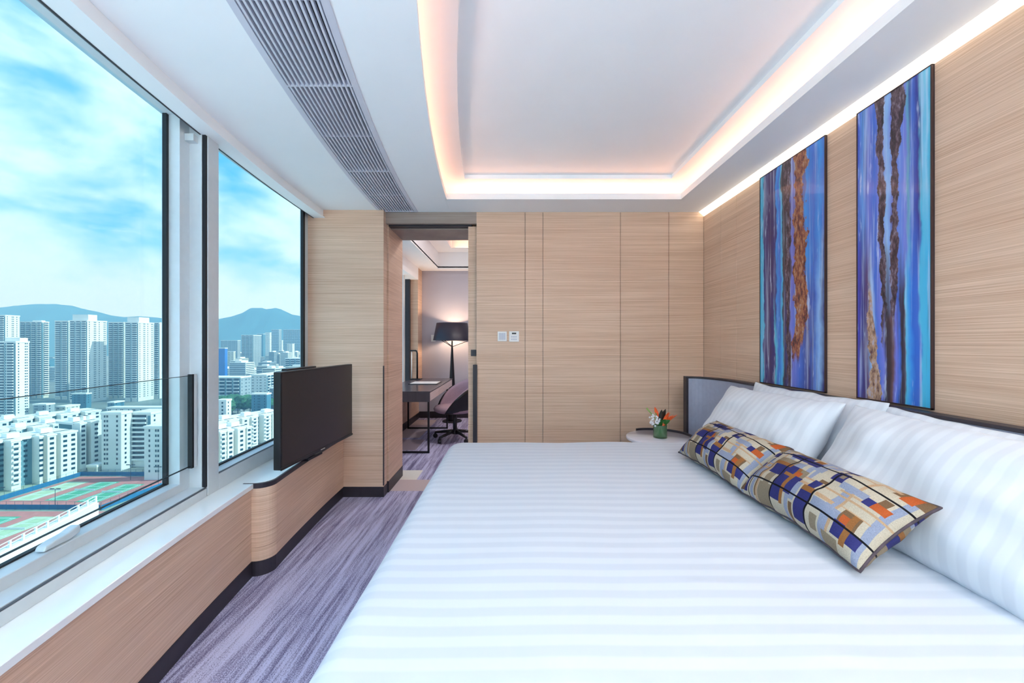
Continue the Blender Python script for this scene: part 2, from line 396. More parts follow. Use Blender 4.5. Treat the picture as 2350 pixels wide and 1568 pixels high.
gl(-1.772, 2.176, 3.375, .60, 2.55).build('pane', GLASS, w2)
strip(fc(-1.80), fc(-1.69), 2.176, 3.444, .53, .617).build('bottom_rail', ALU, w2, bevel=.002, segs=1)
strip(fc(-1.72), fc(-1.692), 2.176, 3.444, .618, .6205).build('rail_gasket', SEAL, w2)
strip(fc(-1.80), fc(-1.70), 2.176, 3.444, .617, .6235).build('ledge', ALU, w2)
strip(fc(-1.78), fc(-1.762), 2.176, 3.37, .6235, .632).build('glazing_bead', GASKET, w2)
strip(fc(-1.78), fc(-1.758), 3.345, 3.375, .623, 2.55, n=1).build('glazing_bead', GASKET, w2)
strip(fc(-1.80), fc(-1.768), 3.375, 3.444, .53, 2.55, n=1).build('post', ALU, w2)
w3 = root_struct('window_3', 'window strip behind the viewer', 'window', (-1.4, -1.2, .53))
gl(-1.80, -2.0, -.42, .58, 2.5).build('pane', GLASS, w3)
strip(fc(-1.865), fc(-1.69), -2.0, -.42, .53, .58).build('bottom_rail', ALU, w3)

# pelmet over the windows
pe = root_struct('trim_4', 'white curtain pelmet along the window head', 'pelmet', (-1.65, 1, 2.41))
strip(fc(-1.715), fc(-1.622), Y0, 3.4435, 2.414, 2.424).build('shelf', WHITE, pe)
strip(fc(-1.66), fc(-1.634), Y0, 3.4435, 2.424, HC+.01).build('fascia', WHITE, pe)
strip(fc(-1.722), fc(-1.714), Y0, 3.4435, 2.412, 2.52).build('dark_strip', DARK, pe)  # dark trim strip along the window head
strip(fc(-1.88), fc(-1.714), Y0, 3.55, 2.52, 2.76).build('window_head', ALU, pe)

# ceiling: soffit strips round a cove lit tray
ce = root_struct('ceiling', 'white ceiling with a cove lit recessed tray', 'ceiling', (0, 1, HC))
TY0, TY1, TXR, TXL = -1.5, 3.20, 1.365, -.545
strip(fc(-1.66), fc(-1.172), Y0, YB, HC, HC+.02).build('window_soffit', WHITE, ce)
strip(fc(-.826), fc(TXL), Y0, YB+.01, HC, HC+.02).build('middle_soffit', WHITE, ce)
strip(fc(TXL), kx(TXR), TY1, YB+.01, HC, HC+.02).build('far_soffit', WHITE, ce)
strip(kx(TXR), kx(1.64), Y0, YB+.01, HC, HC+.02).build('bed_side_soffit', WHITE, ce)
strip(fc(TXL), kx(TXR), Y0, TY0, HC, HC+.02).build('near_soffit', WHITE, ce)
LIP = 2.530
strip(fc(TXL), fc(TXL+.012), TY0, TY1, HC, LIP).build('tray_lip', WHITE, ce)
box(TXR-.012, TXR, TY0, TY1, HC, LIP).build('tray_lip', WHITE, ce)
strip(fc(TXL), kx(TXR), TY1-.012, TY1, HC, LIP, n=1).build('tray_lip', WHITE, ce)
ZT = 2.625
strip(fc(-.72), fc(-.70), Y0, YB, HC+.021, ZT).build('cove_back', WHITE, ce)
box(1.52, 1.54, Y0, YB, HC+.021, ZT+.1).build('cove_back', WHITE, ce)
box(-.9, 1.54, 3.35, 3.37, HC+.021, ZT).build('cove_back', WHITE, ce)
# tray ceiling ring and the shallow raised panel inside it
IXL, IXR, IY1, IY0 = -.385, 1.255, 3.135, -1.2
strip(fc(-.72), fc(IXL), Y0, IY1, ZT, ZT+.045).build('tray_ring', WHITE, ce)
box(IXR, 1.54, Y0, IY1, ZT, ZT+.045).build('tray_ring', WHITE, ce)
box(-.75, 1.54, IY1, 3.37, ZT, ZT+.045).build('tray_ring', WHITE, ce)
box(-1.0, 1.54, Y0, IY0, ZT+.001, ZT+.045).build('tray_ring', WHITE, ce)
strip(fc(-.45), kx(1.35), IY0-.1, IY1+.1, ZT+.03, ZT+.06).build('raised_panel', WHITE, ce)
box(-1.9, 1.86, Y0-.12, 4.0, 2.76, 2.86).build('slab', WHITE, ce)

# LED strips hidden in the coves
def lamp(o, lab, grp=None): return tag(o, lab, 'cove light', grp)
lamp(strip(fc(-.690), fc(-.660), TY0+.1, 3.24, HC+.0205, HC+.03).build('cove_light', LED_WARM), 'warm cove light along the curved window side of the ceiling tray')
lamp(box(-.50, 1.38, 3.30, 3.33, HC+.0205, HC+.03).build('cove_light', LED_WARM), 'warm cove light across the far end of the ceiling tray')
lamp(box(1.470, 1.500, TY0+.1, 3.24, HC+.0205, HC+.03).build('cove_light', LED_WARM), 'warm cove light along the bed head side of the ceiling tray')
# bright slot between the ceiling and the right wall
s = MB(); s.add([(1.640,Y0,HC+.003),(1.686,Y0,2.4465),(1.700,Y0,2.4465),(1.700,Y0,HC+.02),(1.640,Y0,HC+.02),
                 (1.640,YB,HC+.003),(1.686,YB,2.4465),(1.700,YB,2.4465),(1.700,YB,HC+.02),(1.640,YB,HC+.02)],
                [(0,1,6,5),(1,2,7,6),(2,3,8,7),(3,4,9,8),(4,0,5,9),(0,4,3,2,1),(5,6,7,8,9)])
tag(s.build('slot_light', LED_SLOT), 'bright linear slot light along the top of the bed head wall', 'slot light')

# air conditioning grille in the ceiling
ag = thing('air_grille', 'long curved white slatted air grille in the ceiling', 'air grille', (-.9, 1.5, HC))
GL, GR = -1.145, -.855
strip(fc(GR), fc(-.826), Y0, 3.492, HC-.004, HC+.03).build('frame', SLATM, ag)
strip(fc(-1.172), fc(GL), Y0, 3.492, HC-.002, HC+.03).build('frame', SLATM, ag)
strip(fc(GL), fc(GR), 3.478, 3.492, HC-.003, HC+.03, n=1).build('frame', SLATM, ag)
strip(fc(-1.18), fc(-.82), Y0, 3.5, HC+.12, HC+.14).build('duct_back', VENTDARK, ag)
strip(fc(-1.18), fc(-1.16), Y0, 3.5, HC+.03, HC+.12).build('duct_side', VENTDARK, ag)
strip(fc(-.84), fc(-.82), Y0, 3.5, HC+.03, HC+.12).build('duct_side', VENTDARK, ag)
NS = 14
for i in range(NS):
    x = GL + (i+.5)*(GR-GL)/NS
    strip(fc(x-.0042), fc(x+.0042), Y0, 3.478, HC-.002, HC+.022, n=30).build('slat', SLATM, ag)
y = 3.12
while y > .5:
    strip(fc(GL), fc(GR), y-.006, y+.006, HC+.006, HC+.026, n=1).build('cross_bar', SLATM, ag); y -= .445
for yj in (1.785, 2.675):
    strip(fc(GL), fc(GR), yj-.004, yj+.004, HC-.001, HC+.02, n=1).build('section_joint', SLATM, ag)

# unseen downlights added over the near half of the room for fill light
for i, (x, y) in enumerate(((-.70+.365, -1.72), (.25, -1.72), (.9, -1.72), (1.50, -.6), (1.50, .35))):
    d = thing('fill_downlight', ('unseen round fill lamp near the rear window, %s' % ('window end', 'middle', 'bed end')[i]) if i < 3 else
              'unseen round fill lamp above the bed head, %s' % ('nearest the rear window' if i == 3 else 'farther from the rear window'), 'fill_downlight', (x, y, HC-.006), 'added ceiling fill lamps')
    MB().lathe((x, y, HC), [(.062, -.0005), (.062, -.006), (.05, -.006), (.048, -.001)]).build('trim_ring', PLASTIC, d)
    MB().lathe((x, y, HC), [(.0, -.002), (.049, -.002), (.049, -.0005), (0, -.0005)]).build('lens', LED_FILL, d)
    ld = bpy.data.lights.new('fill_downlight_lamp', 'AREA'); ld.shape = 'DISK'; ld.size = .09; ld.energy = FILL_DOWNLIGHT_W*(1.0 if i < 3 else .55); ld.color = (.94, .96, 1.0)
    lo = bpy.data.objects.new('lamp', ld); COL.objects.link(lo); lo.parent = d; lo.location = (0, 0, -.003)

# two unseen floor lamps added behind the camera to brighten the room
for x, y, lab in ((-.95, -.85, 'unseen fill lamp added beside the window behind the viewer'), (1.45, -1.75, 'unseen fill lamp added in the rear bed side corner')):
    d = thing('fill_uplighter', lab, 'floor lamp', (x, y, 0), 'added floor fill lamps')
    MB().lathe((x, y, 0), [(0, .001), (.14, .001), (.14, .018), (.014, .026), (.014, 1.72)], 28).build('stand', BLACKM, d)
    MB().lathe((x, y, 0), [(.02, 1.71), (.09, 1.74), (.15, 1.80), (.145, 1.80), (.085, 1.75), (.0, 1.73)], 28).build('bowl', PLASTIC, d)
    ld = bpy.data.lights.new('fill_uplight', 'AREA'); ld.shape = 'DISK'; ld.size = .24; ld.energy = FILL_UPLIGHT_W; ld.color = (.80, .95, 1.0)
    lo = bpy.data.objects.new('lamp', ld); COL.objects.link(lo); lo.parent = d; lo.location = (0, 0, 1.79); lo.rotation_euler = (math.pi, 0, 0)

# ------------------------------------------------------------------ the study beyond the doorway
sb = root_struct('wall_study_back', 'lavender grey end wall of the study', 'wall', (0, 7.1, 0))
box(-2.1, 1.8, 7.10, 7.25, 0, 3.2).build('plaster', GREYLAV, sb)
struct(box(-1.65, 1.6, 7.085, 7.10, 0, .115).build('baseboard_study', DARK), 'dark baseboard along the study end wall', 'baseboard')
struct(box(1.6, 1.75, 4.0, 7.1, 0, 3.2).build('wall_study_right', GREYLAV), 'lavender grey side wall of the study', 'wall')
sw = root_struct('wall_study_left', 'oak veneer wall below the study window', 'wall', (-1.7, 5.5, 0))
box(-1.83, -1.66, 4.0, 7.1, 0, .55).build('panel', WOOD, sw)
box(-1.66, -1.648, 4.0, 7.085, 0, .1).build('plinth', DARK, sw)
box(-1.83, -1.605, 6.80, 7.1, .55, 2.62).build('pier', WOOD, sw, bevel=.0015, segs=1)
w5 = root_struct('window_5', 'study window seen through the doorway', 'window', (-1.75, 5.4, .55))
box(-1.81, -1.80, 4.0, 6.74, .55, 2.6).build('pane', GLASS, w5)
box(-1.83, -1.70, 4.0, 6.8, .55, .60).build('sill', SILL, w5)
box(-1.87, -1.73, 6.74, 6.80, .6, 2.6).build('post', DARK, w5)
box(-1.87, -1.72, 6.30, 6.40, .6, 2.6).build('post', ALU, w5)
struct(box(-1.83, -1.60, 4.0, 6.80, 2.415, 2.64).build('trim_5', WHITE), 'white pelmet over the study window', 'pelmet')
sc_ = root_struct('ceiling_study', 'white study ceiling with a lit recess', 'ceiling', (0, 5.5, 2.62))
box(-2.1, -1.28, 4.0, 7.1, 2.62, 2.66).build('side_soffit', WHITE, sc_)
box(-1.28, 1.6, 6.90, 7.1, 2.62, 2.66).build('end_soffit', WHITE, sc_)
box(-1.31, -1.28, 4.0, 6.93, 2.64, 2.92).build('fascia', WHITE, sc_)
box(-1.31, 1.6, 6.90, 6.93, 2.64, 2.92).build('fascia', WHITE, sc_)
box(-1.31, -1.01, 4.0, 6.93, 2.91, 2.93).build('tray_ring', WHITE, sc_)
box(-1.01, 1.6, 6.65, 6.93, 2.91, 2.93).build('tray_ring', WHITE, sc_)
box(-1.03, -1.01, 4.0, 6.67, 2.93, 3.08).build('recess_side', WHITE, sc_)
box(-1.03, 1.6, 6.80, 6.82, 2.93, 3.08).build('recess_side', WHITE, sc_)
box(-2.1, 1.75, 4.0, 7.25, 3.08, 3.2).build('slab', WHITE, sc_)
tag(box(-.95, 1.5, 6.70, 6.74, 2.9305, 2.945).build('cove_light', LED_WARM), 'warm cove light in the study ceiling recess', 'cove light')
for i, (x, y) in enumerate(((-.2, 5.0), (.8, 5.4))):  # unseen ceiling lamps that brighten the study
    d = thing('fill_downlight', 'unseen fill lamp in the study ceiling, %s the doorway' % ('closer to' if i == 0 else 'farther from'), 'fill_downlight', (x, y, 3.074), 'study fill lamps')
    MB().lathe((x, y, 3.08), [(.08, -.0005), (.08, -.006), (.0, -.006)]).build('lens', LED_FILL, d)
    ld = bpy.data.lights.new('study_fill_lamp', 'AREA'); ld.shape = 'DISK'; ld.size = .14; ld.energy = 9; ld.color = (1.0, .93, .92)
    lo = bpy.data.objects.new('lamp', ld); COL.objects.link(lo); lo.parent = d; lo.location = (0, 0, -.006)
# ------------------------------------------------------------------ window side: cabinet, television, barrier, handle
def cabinet_plan(front, y_near, off=0.0, n=8):
    """plan outline of the media cabinet: rounded near corner, bowed front"""
    r = .085
    pts = [(-1.61 + g(y_near), y_near)]
    cx, cy = front + g(y_near + r) - r, y_near + r
    for i in range(n + 1):
        a = -math.pi/2 + math.pi/2*i/n
        pts.append((cx + r*math.cos(a), cy + r*math.sin(a)))
    k = 12
    for i in range(1, k + 1):
        Y = cy + (3.440 - cy)*i/k; pts.append((front + g(Y), Y))
    pts.append((-1.61, 3.440))
    for i in range(1, 6):
        Y = 3.440 + (y_near - 3.440)*i/6; pts.append((-1.61 + g(Y), Y))
    return pts
mc = thing('media_cabinet', 'low oak media cabinet with rounded end under the television', 'cabinet', (-1.45, 2.8, 0))
MB().prism(cabinet_plan(-1.462, 2.268), 0, .0885).build('plinth', DARK, mc)
MB().prism(cabinet_plan(-1.458, 2.264), .0885, .1655).build('lower_panel', WOOD, mc)
MB().prism(cabinet_plan(-1.458, 2.264), .1675, .503).build('body', WOOD, mc)
MB().prism(cabinet_plan(-1.455, 2.261), .503, .5312).build('top_edge', DARK, mc, bevel=.002, segs=1)
MB().prism(cabinet_plan(-1.466, 2.272), .5312, .5336).build('top', SILL, mc)

A = Vector((-1.345, 2.315, 0)); Bq = Vector((-1.296, 3.232, 0))
tv = thing('television', 'flat black television on a stand arm above the media cabinet', 'television', ((A.x+Bq.x)/2, (A.y+Bq.y)/2, .59))
t = (Bq-A).normalized(); nrm = Vector((t.y, -t.x, 0))
def tvbox(s0, s1, d0, d1, z0, z1):
    m = MB(); L_ = (Bq-A).length
    q = [A + t*(s0*L_) + nrm*d0, A + t*(s1*L_) + nrm*d0, A + t*(s1*L_) + nrm*d1, A + t*(s0*L_) + nrm*d1]
    return m.prism([(p.x, p.y) for p in q], z0, z1)
tvbox(0, 1, -.045, 0, .588, 1.162).build('housing', BLACKP, tv, bevel=.005)
tvbox(.012, .988, -.002, .0015, .607, 1.150).build('screen', SCREEN, tv)
tvbox(.0, 1, -.002, .004, .586, .602).build('lower_bezel', BLACKP, tv, bevel=.001, segs=1)
tvbox(.47, .53, .0035, .0045, .592, .5965).build('maker_mark', PLASTIC, tv)
tvbox(.14, .5, -.08, -.043, 1.12, 1.172).build('camera_bar', BLACKP, tv, bevel=.004)
mt = tvbox(.32, .68, -.075, -.043, .72, 1.0).build('mount_plate', BLACKM, tv)
tvbox(.46, .54, -.12, -.07, .55, .9).build('mount_post', BLACKM, mt)
tvbox(.40, .60, -.15, -.05, .534, .55).build('mount_foot', BLACKM, mt)

gb = thing('glass_barrier', 'frameless safety glass barrier inside the larger window', 'glass barrier', (-1.7, 1, .7))
gl(-1.741, -.29, 2.022, .704, 1.166, .010).build('pane', CLEAR, gb)
strip(fc(-1.751), fc(-1.729), 2.018, 2.034, .695, 1.172, n=1).build('channel', BLACKM, gb)
strip(fc(-1.751), fc(-1.727), 2.034, 2.052, .695, 1.172, n=1).build('channel_cover', ALU, gb)
for z0 in (.704, 1.1645):
    strip(fc(-1.747), fc(-1.735), -.29, 2.02, z0, z0+.0018).build('polished_edge', GASKET, gb)

wh = MB()
hp = [(1.335, .004), (1.345, .020), (1.375, .026), (1.425, .028), (1.455, .036), (1.472, .038), (1.472, .010), (1.43, .002)]
vsn = []
for sx in (-.018, .018):
    for yy, zz in hp: vsn.append((-1.800 + g(yy) + sx, yy, .623 + zz))
n_ = len(hp)
wh.add(vsn, [tuple(range(n_)), tuple(range(2*n_-1, n_-1, -1))] + [(i, (i+1) % n_, n_+(i+1) % n_, n_+i) for i in range(n_)])
tag(wh.build('window_handle', ALU, bevel=.005), 'pale grey lever handle on the lower window rail', 'window handle')

# ------------------------------------------------------------------ bed
BX0, BX1, BY0, BY1, BZ = -.436, 1.60, .72, 2.775, .655
bed = thing('bed', 'wide upholstered bed base and mattress under the white duvet', 'bed', (.6, 1.75, 0))
box(BX0+.06, BX1, BY0+.05, BY1-.05, .06, .33).build('base', GREYPANEL, bed, bevel=.01)
box(BX0+.05, BX1, BY0+.04, BY1-.04, .33, .60).build('mattress', WHITE, bed, bevel=.04, segs=3)
for x in (BX0+.15, BX1-.15):
    for y in (BY0+.15, BY1-.15): box(x-.03, x+.03, y-.03, y+.03, 0, .06).build('leg', DARK, bed)

def duvet():
    nx, ny = 90, 90; r = .075; cr = .12
    xs = [BX0 + (BX1-BX0)*(.5-.5*math.cos(math.pi*i/nx))*1.0 for i in range(nx+1)]
    ys = [BY0 + (BY1-BY0)*(.5-.5*math.cos(math.pi*j/ny)) for j in range(ny+1)]
    def top(x, y):
        dx = min(x-BX0, 9); dy = min(y-BY0, BY1-y)
        if dx < cr and dy < cr: d = cr - math.hypot(cr-dx, cr-dy)
        else: d = min(dx, dy)
        d = max(0.0, d)
        z = BZ - (r - math.sqrt(max(0, r*r - (r-min(d, r))**2)))
        z += .006*noise.noise(Vector((x*2.3, y*1.1, 3.1))) + .0035*noise.noise(Vector((x*5+2, y*7, .4)))
        return z
    m = MB(); vs = []; fs = []
    def inset(x, y):
        # round the two foot corners in plan
        cx_ = BX0+cr
        for cy_ in (BY0+cr, BY1-cr):
            inside = (y < cy_) if cy_ < 1.7 else (y > cy_)
            if x < cx_ and inside:
                v = Vector((x-cx_, y-cy_)); l = v.length; mxl = max(abs(v.x), abs(v.y))
                if l > 1e-6: v = v*(mxl/l)
                return cx_+v.x, cy_+v.y
        return x, y
    for i in range(nx+1):
        for j in range(ny+1):
            x, y = inset(xs[i], ys[j]); vs.append((x, y, top(x, y)))
    for i in range(nx):
        for j in range(ny):
            a = i*(ny+1)+j; fs.append((a, a+ny+1, a+ny+2, a+1))
    rim = [i*(ny+1) for i in range(nx+1)] + [nx*(ny+1)+j for j in range(1, ny+1)] + [i*(ny+1)+ny for i in range(nx-1, -1, -1)] + [j for j in range(ny-1, 0, -1)]
    base = len(vs)
    for k, idx in enumerate(rim):
        x, y, z = vs[idx]; w = .012*math.sin(k*.55)
        for q, zz in enumerate((.42, .2)):
            ex = -w if x < BX0+.05 else 0; ey = -w if y < BY0+.05 else (w if y > BY1-.05 else 0)
            vs.append((x+ex*(q+1), y+ey*(q+1), zz))
    n = len(rim)
    for k in range(n):
        k2 = (k+1) % n
        fs.append((rim[k], rim[k2], base+2*k2, base+2*k)); fs.append((base+2*k, base+2*k2, base+2*k2+1, base+2*k+1))
    m.add(vs, fs, True); return m
dv = duvet().build('duvet', LINEN_Y)
tag(dv, 'white satin striped duvet spread over the bed', 'duvet')

def pillow_mesh(W, H, T, nx=44, ny=30, seed=0, p=2.6, sag=.0, pinch=.05, wr=.006, rough_edge=0.0):
    vs = []; fs = []; uv = []
    def pt(a, b, side):
        e = max(0.0, (1-abs(a)**p)*(1-abs(b)**p))
        th = T/2*e**.5*(1 - sag*b)
        x = W/2*a*(1 - pinch*(1-b*b)*abs(a)**2); y = H/2*b*(1 - pinch*1.3*(1-a*a)*abs(b)**2)
        k = Vector((a*2.2+seed, b*2.0, seed*1.7))
        wv = wr*noise.noise(k*1.3)*2 + wr*noise.noise(Vector((a*7+seed, b*2.5, seed)))*(.3+abs(a)**2)
        y += wr*1.2*noise.noise(Vector((a*5, seed, side*.0)))*abs(b)**3
        return (x, y, side*(th + wv*e**.3))
    idx = {}
    def vid(i, j, side):
        edge = i in (0, nx) or j in (0, ny)
        key = (i, j, 0 if edge else side)
        if key not in idx:
            a = math.sin((-1+2*i/nx)*math.pi/2)*.45 + (-1+2*i/nx)*.55
            b = math.sin((-1+2*j/ny)*math.pi/2)*.45 + (-1+2*j/ny)*.55
            idx[key] = len(vs); vs.append(pt(a, b, side)); uv.append(((a+1)/2, (b+1)/2))
        return idx[key]
    for side in (1, -1):
        for i in range(nx):
            for j in range(ny):
                q = (vid(i,j,side), vid(i+1,j,side), vid(i+1,j+1,side), vid(i,j+1,side))
                fs.append(q if side == 1 else tuple(reversed(q)))
    return vs, fs, uv
def soft(name, vs, fs, mat, centre, tilt, yaw=0, roll=0):
    me = bpy.data.meshes.new(name); me.from_pydata(vs, [], fs); me.polygons.foreach_set('use_smooth', [True]*len(fs)); me.materials.append(mat); me.update()
    o = bpy.data.objects.new(name, me); COL.objects.link(o)
    c, s_ = math.cos(R(tilt)), math.sin(R(tilt))
    M = Matrix(((0, c, -s_), (-1, 0, 0), (0, s_, c))).to_4x4()
    o.matrix_world = Matrix.Translation(centre) @ Matrix.Rotation(R(yaw), 4, 'Z') @ M @ Matrix.Rotation(R(roll), 4, 'Z')
    return o
def pillow(centre, tilt, W, H, T, seed, label, yaw=0, roll=0, sag=.12):
    v, f, _ = pillow_mesh(W, H, T, 60, 36, seed, sag=sag, wr=.009)
    o = soft('pillow', v, f, LINEN_X, centre, tilt, yaw, roll)
    sm = o.modifiers.new('smooth', 'SUBSURF'); sm.levels = 1; sm.render_levels = 1
    return tag(o, label, 'pillow', 'white striped pillows')
pillow((1.545, 2.150, .855), 76, .94, .46, .15, 1.3, 'white striped pillow at the back, beside the nightstand end', yaw=0, roll=.5)
pillow((1.540, 1.215, .835), 74, .99, .46, .15, 4.1, 'white striped pillow at the back, nearest the viewer, against the headboard', roll=-.5)
pillow((1.375, 2.245, .842), 60, .93, .49, .22, 7.7, 'white striped pillow in front, behind the far plaid cushion', roll=1)
pillow((1.385, 1.265, .842), 60, .99, .49, .23, 9.2, 'white striped pillow in front, nearest the viewer, behind the near plaid cushion', roll=-1)

CR, LB, NV, BR, OC, OR, TP, TN, BK = (176,164,146), (132,138,158), (46,47,100), (110,84,60), (136,90,48), (166,80,38), (130,115,96), (172,140,110), (18,15,20)
PLAID = [(.0,.05,.3,.62,LB),(.0,.04,.62,.8,NV),(.02,.06,.12,.35,OC),(.06,.10,.2,.5,LB),(.085,.125,.02,.36,NV),(.085,.125,.36,.44,OC),(.085,.12,.44,.52,NV),
 (.10,.16,.66,.74,NV),(.12,.17,.54,.62,LB),(.15,.21,.20,.42,LB),(.16,.24,.42,.45,TN),(.19,.24,.74,.82,LB),(.21,.235,.02,.62,BR),(.225,.245,.0,1,TN),
 (.22,.40,.60,.68,TP),(.22,.44,.54,.60,OC),(.25,.40,.38,.54,NV),(.25,.37,.0,.20,TP),(.38,.47,.08,.46,NV),(.40,.46,.46,.58,NV),(.40,.52,.42,.46,OC),(.455,.48,.06,.58,OC),(.48,.54,.2,.46,NV),(.48,.53,.46,.58,TP),(.465,.50,.46,.54,OR),
 (.26,.30,.74,.80,NV),(.29,.44,.72,.84,NV),(.29,.44,.84,.88,BR),(.44,.52,.70,.80,NV),(.45,.50,.80,.86,OC),(.40,.47,.58,.68,LB),(.52,.58,.66,.74,LB),(.46,.54,.88,.96,LB),(.53,.57,.16,.42,LB),(.54,.60,.42,.45,TN),
 (.58,.66,.02,.34,NV),(.58,.66,.34,.42,OC),(.60,.65,.42,.54,NV),(.62,.66,.54,.58,BR),(.64,.72,.64,.80,NV),(.68,.71,.70,.76,TP),(.60,.70,.86,.96,NV),(.56,.62,.80,.9,LB),
 (.68,.78,.36,.40,TN),(.68,.84,.24,.34,LB),(.72,.86,.60,.68,LB),(.74,.86,.56,.58,TN),(.80,.96,.40,.42,TN),(.84,.93,.22,.40,BR),(.85,.92,.26,.34,OR),(.83,.90,.10,.26,NV),(.90,.97,.10,.22,NV),(.89,.92,.06,.40,OC),(.78,.88,.0,.08,TP),
 (.86,.92,.56,.66,NV),(.90,.97,.56,.66,OR),(.90,.94,.66,.74,BR),(.88,1.0,.86,1,BR),(.92,.97,.84,.97,OR),(.82,.9,.90,.93,TN),(.30,.6,.965,1,OC),(.0,.2,.955,1,BR)]
PLAID = [(.03,.07,.0,1,LB),(.165,.20,.0,.55,LB),(.30,.335,.55,1,LB),(.50,.53,.0,1,LB),(.545,.57,.5,1,LB),(.76,.80,.0,.6,LB),(.80,.815,.0,1,TN),(.955,.985,.0,1,LB),(.0,1,.505,.525,TN),(.10,.35,.86,.92,TP),(.55,.80,.855,.875,TN),(.28,.34,.2,.38,TP),(.70,.75,.03,.16,TP),(.0,.09,.03,.12,BR),(.54,.57,.0,.14,BR)] + PLAID
LINES_V = ((.235,.016), (.765,.020)); LINES_U = ((.145,.009), (.375,.008), (.665,.012), (.02,.006))
def weave_at(u, v, back=False):
    if back: u = (u*1.0+.31) % 1
    c = CR
    for u0, u1, v0, v1, k in PLAID:
        if u0 <= u < u1 and v0 <= v < v1: c = k
    for q, w in LINES_U:
        if abs(u-q) < w/2: c = BK
    for q, w in LINES_V:
        if abs(v-q) < w/2: c = BK
    return c
def cushion(centre, tilt, label, seed, yaw=0, roll=0):
    W, H, T = .628, .292, .205
    v, f, uv = pillow_mesh(W, H, T, 200, 104, seed, p=2.2, sag=.06, pinch=.07, wr=.006)
    o = soft('lumbar_cushion', v, f, WEAVE, centre, tilt, yaw, roll)
    me = o.data; ca = me.color_attributes.new('weave', 'FLOAT_COLOR', 'CORNER')
    half = len(f)//2; data = []
    cache = {}
    for pi, poly in enumerate(f):
        uu = sum(uv[i][0] for i in poly)/4; vv = sum(uv[i][1] for i in poly)/4
        c = weave_at(uu, vv, pi >= half)
        if c not in cache: cache[c] = C(*c)
        data += list(cache[c])*len(poly)
    ca.data.foreach_set('color', data)
    # rolled seam round the edge
    m = MB(); nx, ny = 200, 104
    ring = []
    def edge(a, b):
        pinch = .07
        return Vector((W/2*a*(1-pinch*(1-b*b)), H/2*b*(1-pinch*1.3*(1-a*a)) + .0072*noise.noise(Vector((a*5, seed, 0)))*abs(b)**3, 0))
    for k in range(60): ring.append(edge(-1+2*k/60, -1))
    for k in range(36): ring.append(edge(1, -1+2*k/36))
    for k in range(60): ring.append(edge(1-2*k/60, 1))
    for k in range(37): ring.append(edge(-1, 1-2*k/36))
    m.tube(ring, .0045, 6, False)
    me2 = bpy.data.meshes.new('seam_piping'); me2.from_pydata(m.v, [], m.f); me2.polygons.foreach_set('use_smooth', m.sm); me2.materials.append(PIPING)
    so = bpy.data.objects.new('seam_piping', me2); COL.objects.link(so); so.parent = o
    return tag(o, label, 'cushion', 'plaid lumbar cushions')
PIPING = pmat('navy_brown_piping', C(70, 58, 66), .8, var=.4, scale=30)
cushion((1.108, 2.052, .774), 39, 'plaid woven lumbar cushion farther along the bed', 2.0, yaw=1)
cushion((1.112, 1.447, .772), 39, 'plaid woven lumbar cushion nearest the viewer', 5.5, yaw=-1)

# headboard with a wing that curves out beside the nightstand
def ribbon(path, o0, o1, z0, z1):
    m = MB(); n = len(path); vs = []; fs = []
    for i, p in enumerate(path):
        a = Vector(path[max(i-1, 0)]); b = Vector(path[min(i+1, n-1)]); t_ = (b-a).normalized(); nn = Vector((t_.y, -t_.x))
        for o_, z in ((o0, z0), (o1, z0), (o1, z1), (o0, z1)): vs.append((p[0]+nn.x*o_, p[1]+nn.y*o_, z))
    for i in range(n-1):
        for j in range(4): fs.append((4*i+j, 4*i+(j+1) % 4, 4*i+4+(j+1) % 4, 4*i+4+j))
    fs += [(0, 1, 2, 3), (4*n-1, 4*n-2, 4*n-3, 4*n-4)]
    return m.add(vs, fs, False)
path = [(1.635, .1), (1.637, 1.0), (1.637, 2.0), (1.637, 2.85)]
for i in range(1, 13):
    a = math.pi/2*i/12
    path.append((1.637-.20*(1-math.cos(a))*1.0, 2.85+.40*math.sin(a)*1.0))
path.append((1.425, 3.252))
hb = thing('headboard', 'grey padded headboard with dark cap and a curved wing end', 'headboard', (1.6, 1.7, .1))
ribbon(path, -.030, -.006, .12, 1.046).build('padded_panel', GREYPANEL, hb)
ribbon(path, -.006, .018, .10, 1.050).build('backing', DARK, hb)
ribbon(path, -.036, .022, 1.046, 1.060).build('cap', DARK, hb, bevel=.002, segs=1)
ribbon([path[-1], (path[-1][0]-.016, path[-1][1])], -.036, .022, .10, 1.060).build('end_post', DARK, hb)

# nightstand with raised back rim
NX, NY, NR, NZ = 1.114, 3.022, .240, .620
ns = thing('nightstand', 'round pale marble topped nightstand beside the bed', 'nightstand', (NX, NY, 0))
MB().lathe((NX, NY, 0), [(0, NZ-.024), (NR-.004, NZ-.024), (NR, NZ-.018), (NR, NZ-.004), (NR-.004, NZ), (0, NZ)], 48).build('top', MARBLE, ns)
MB().lathe((NX, NY, 0), [(0, .02), (NR-.04, .02), (NR-.04, NZ-.0245), (0, NZ-.0245)], 40, False).build('drum', DARK, ns)
MB().lathe((NX, NY, 0), [(0, 0), (NR-.07, 0), (NR-.07, .02), (0, .02)], 40, False).build('plinth', DARK, ns)
arc = [(NX+(NR+.002)*math.cos(R(a)), NY+(NR+.002)*math.sin(R(a))) for a in range(115, -16, -6)]
ribbon(arc, -.006, .006, NZ-.03, NZ+.016).build('back_rim', DARK, ns)

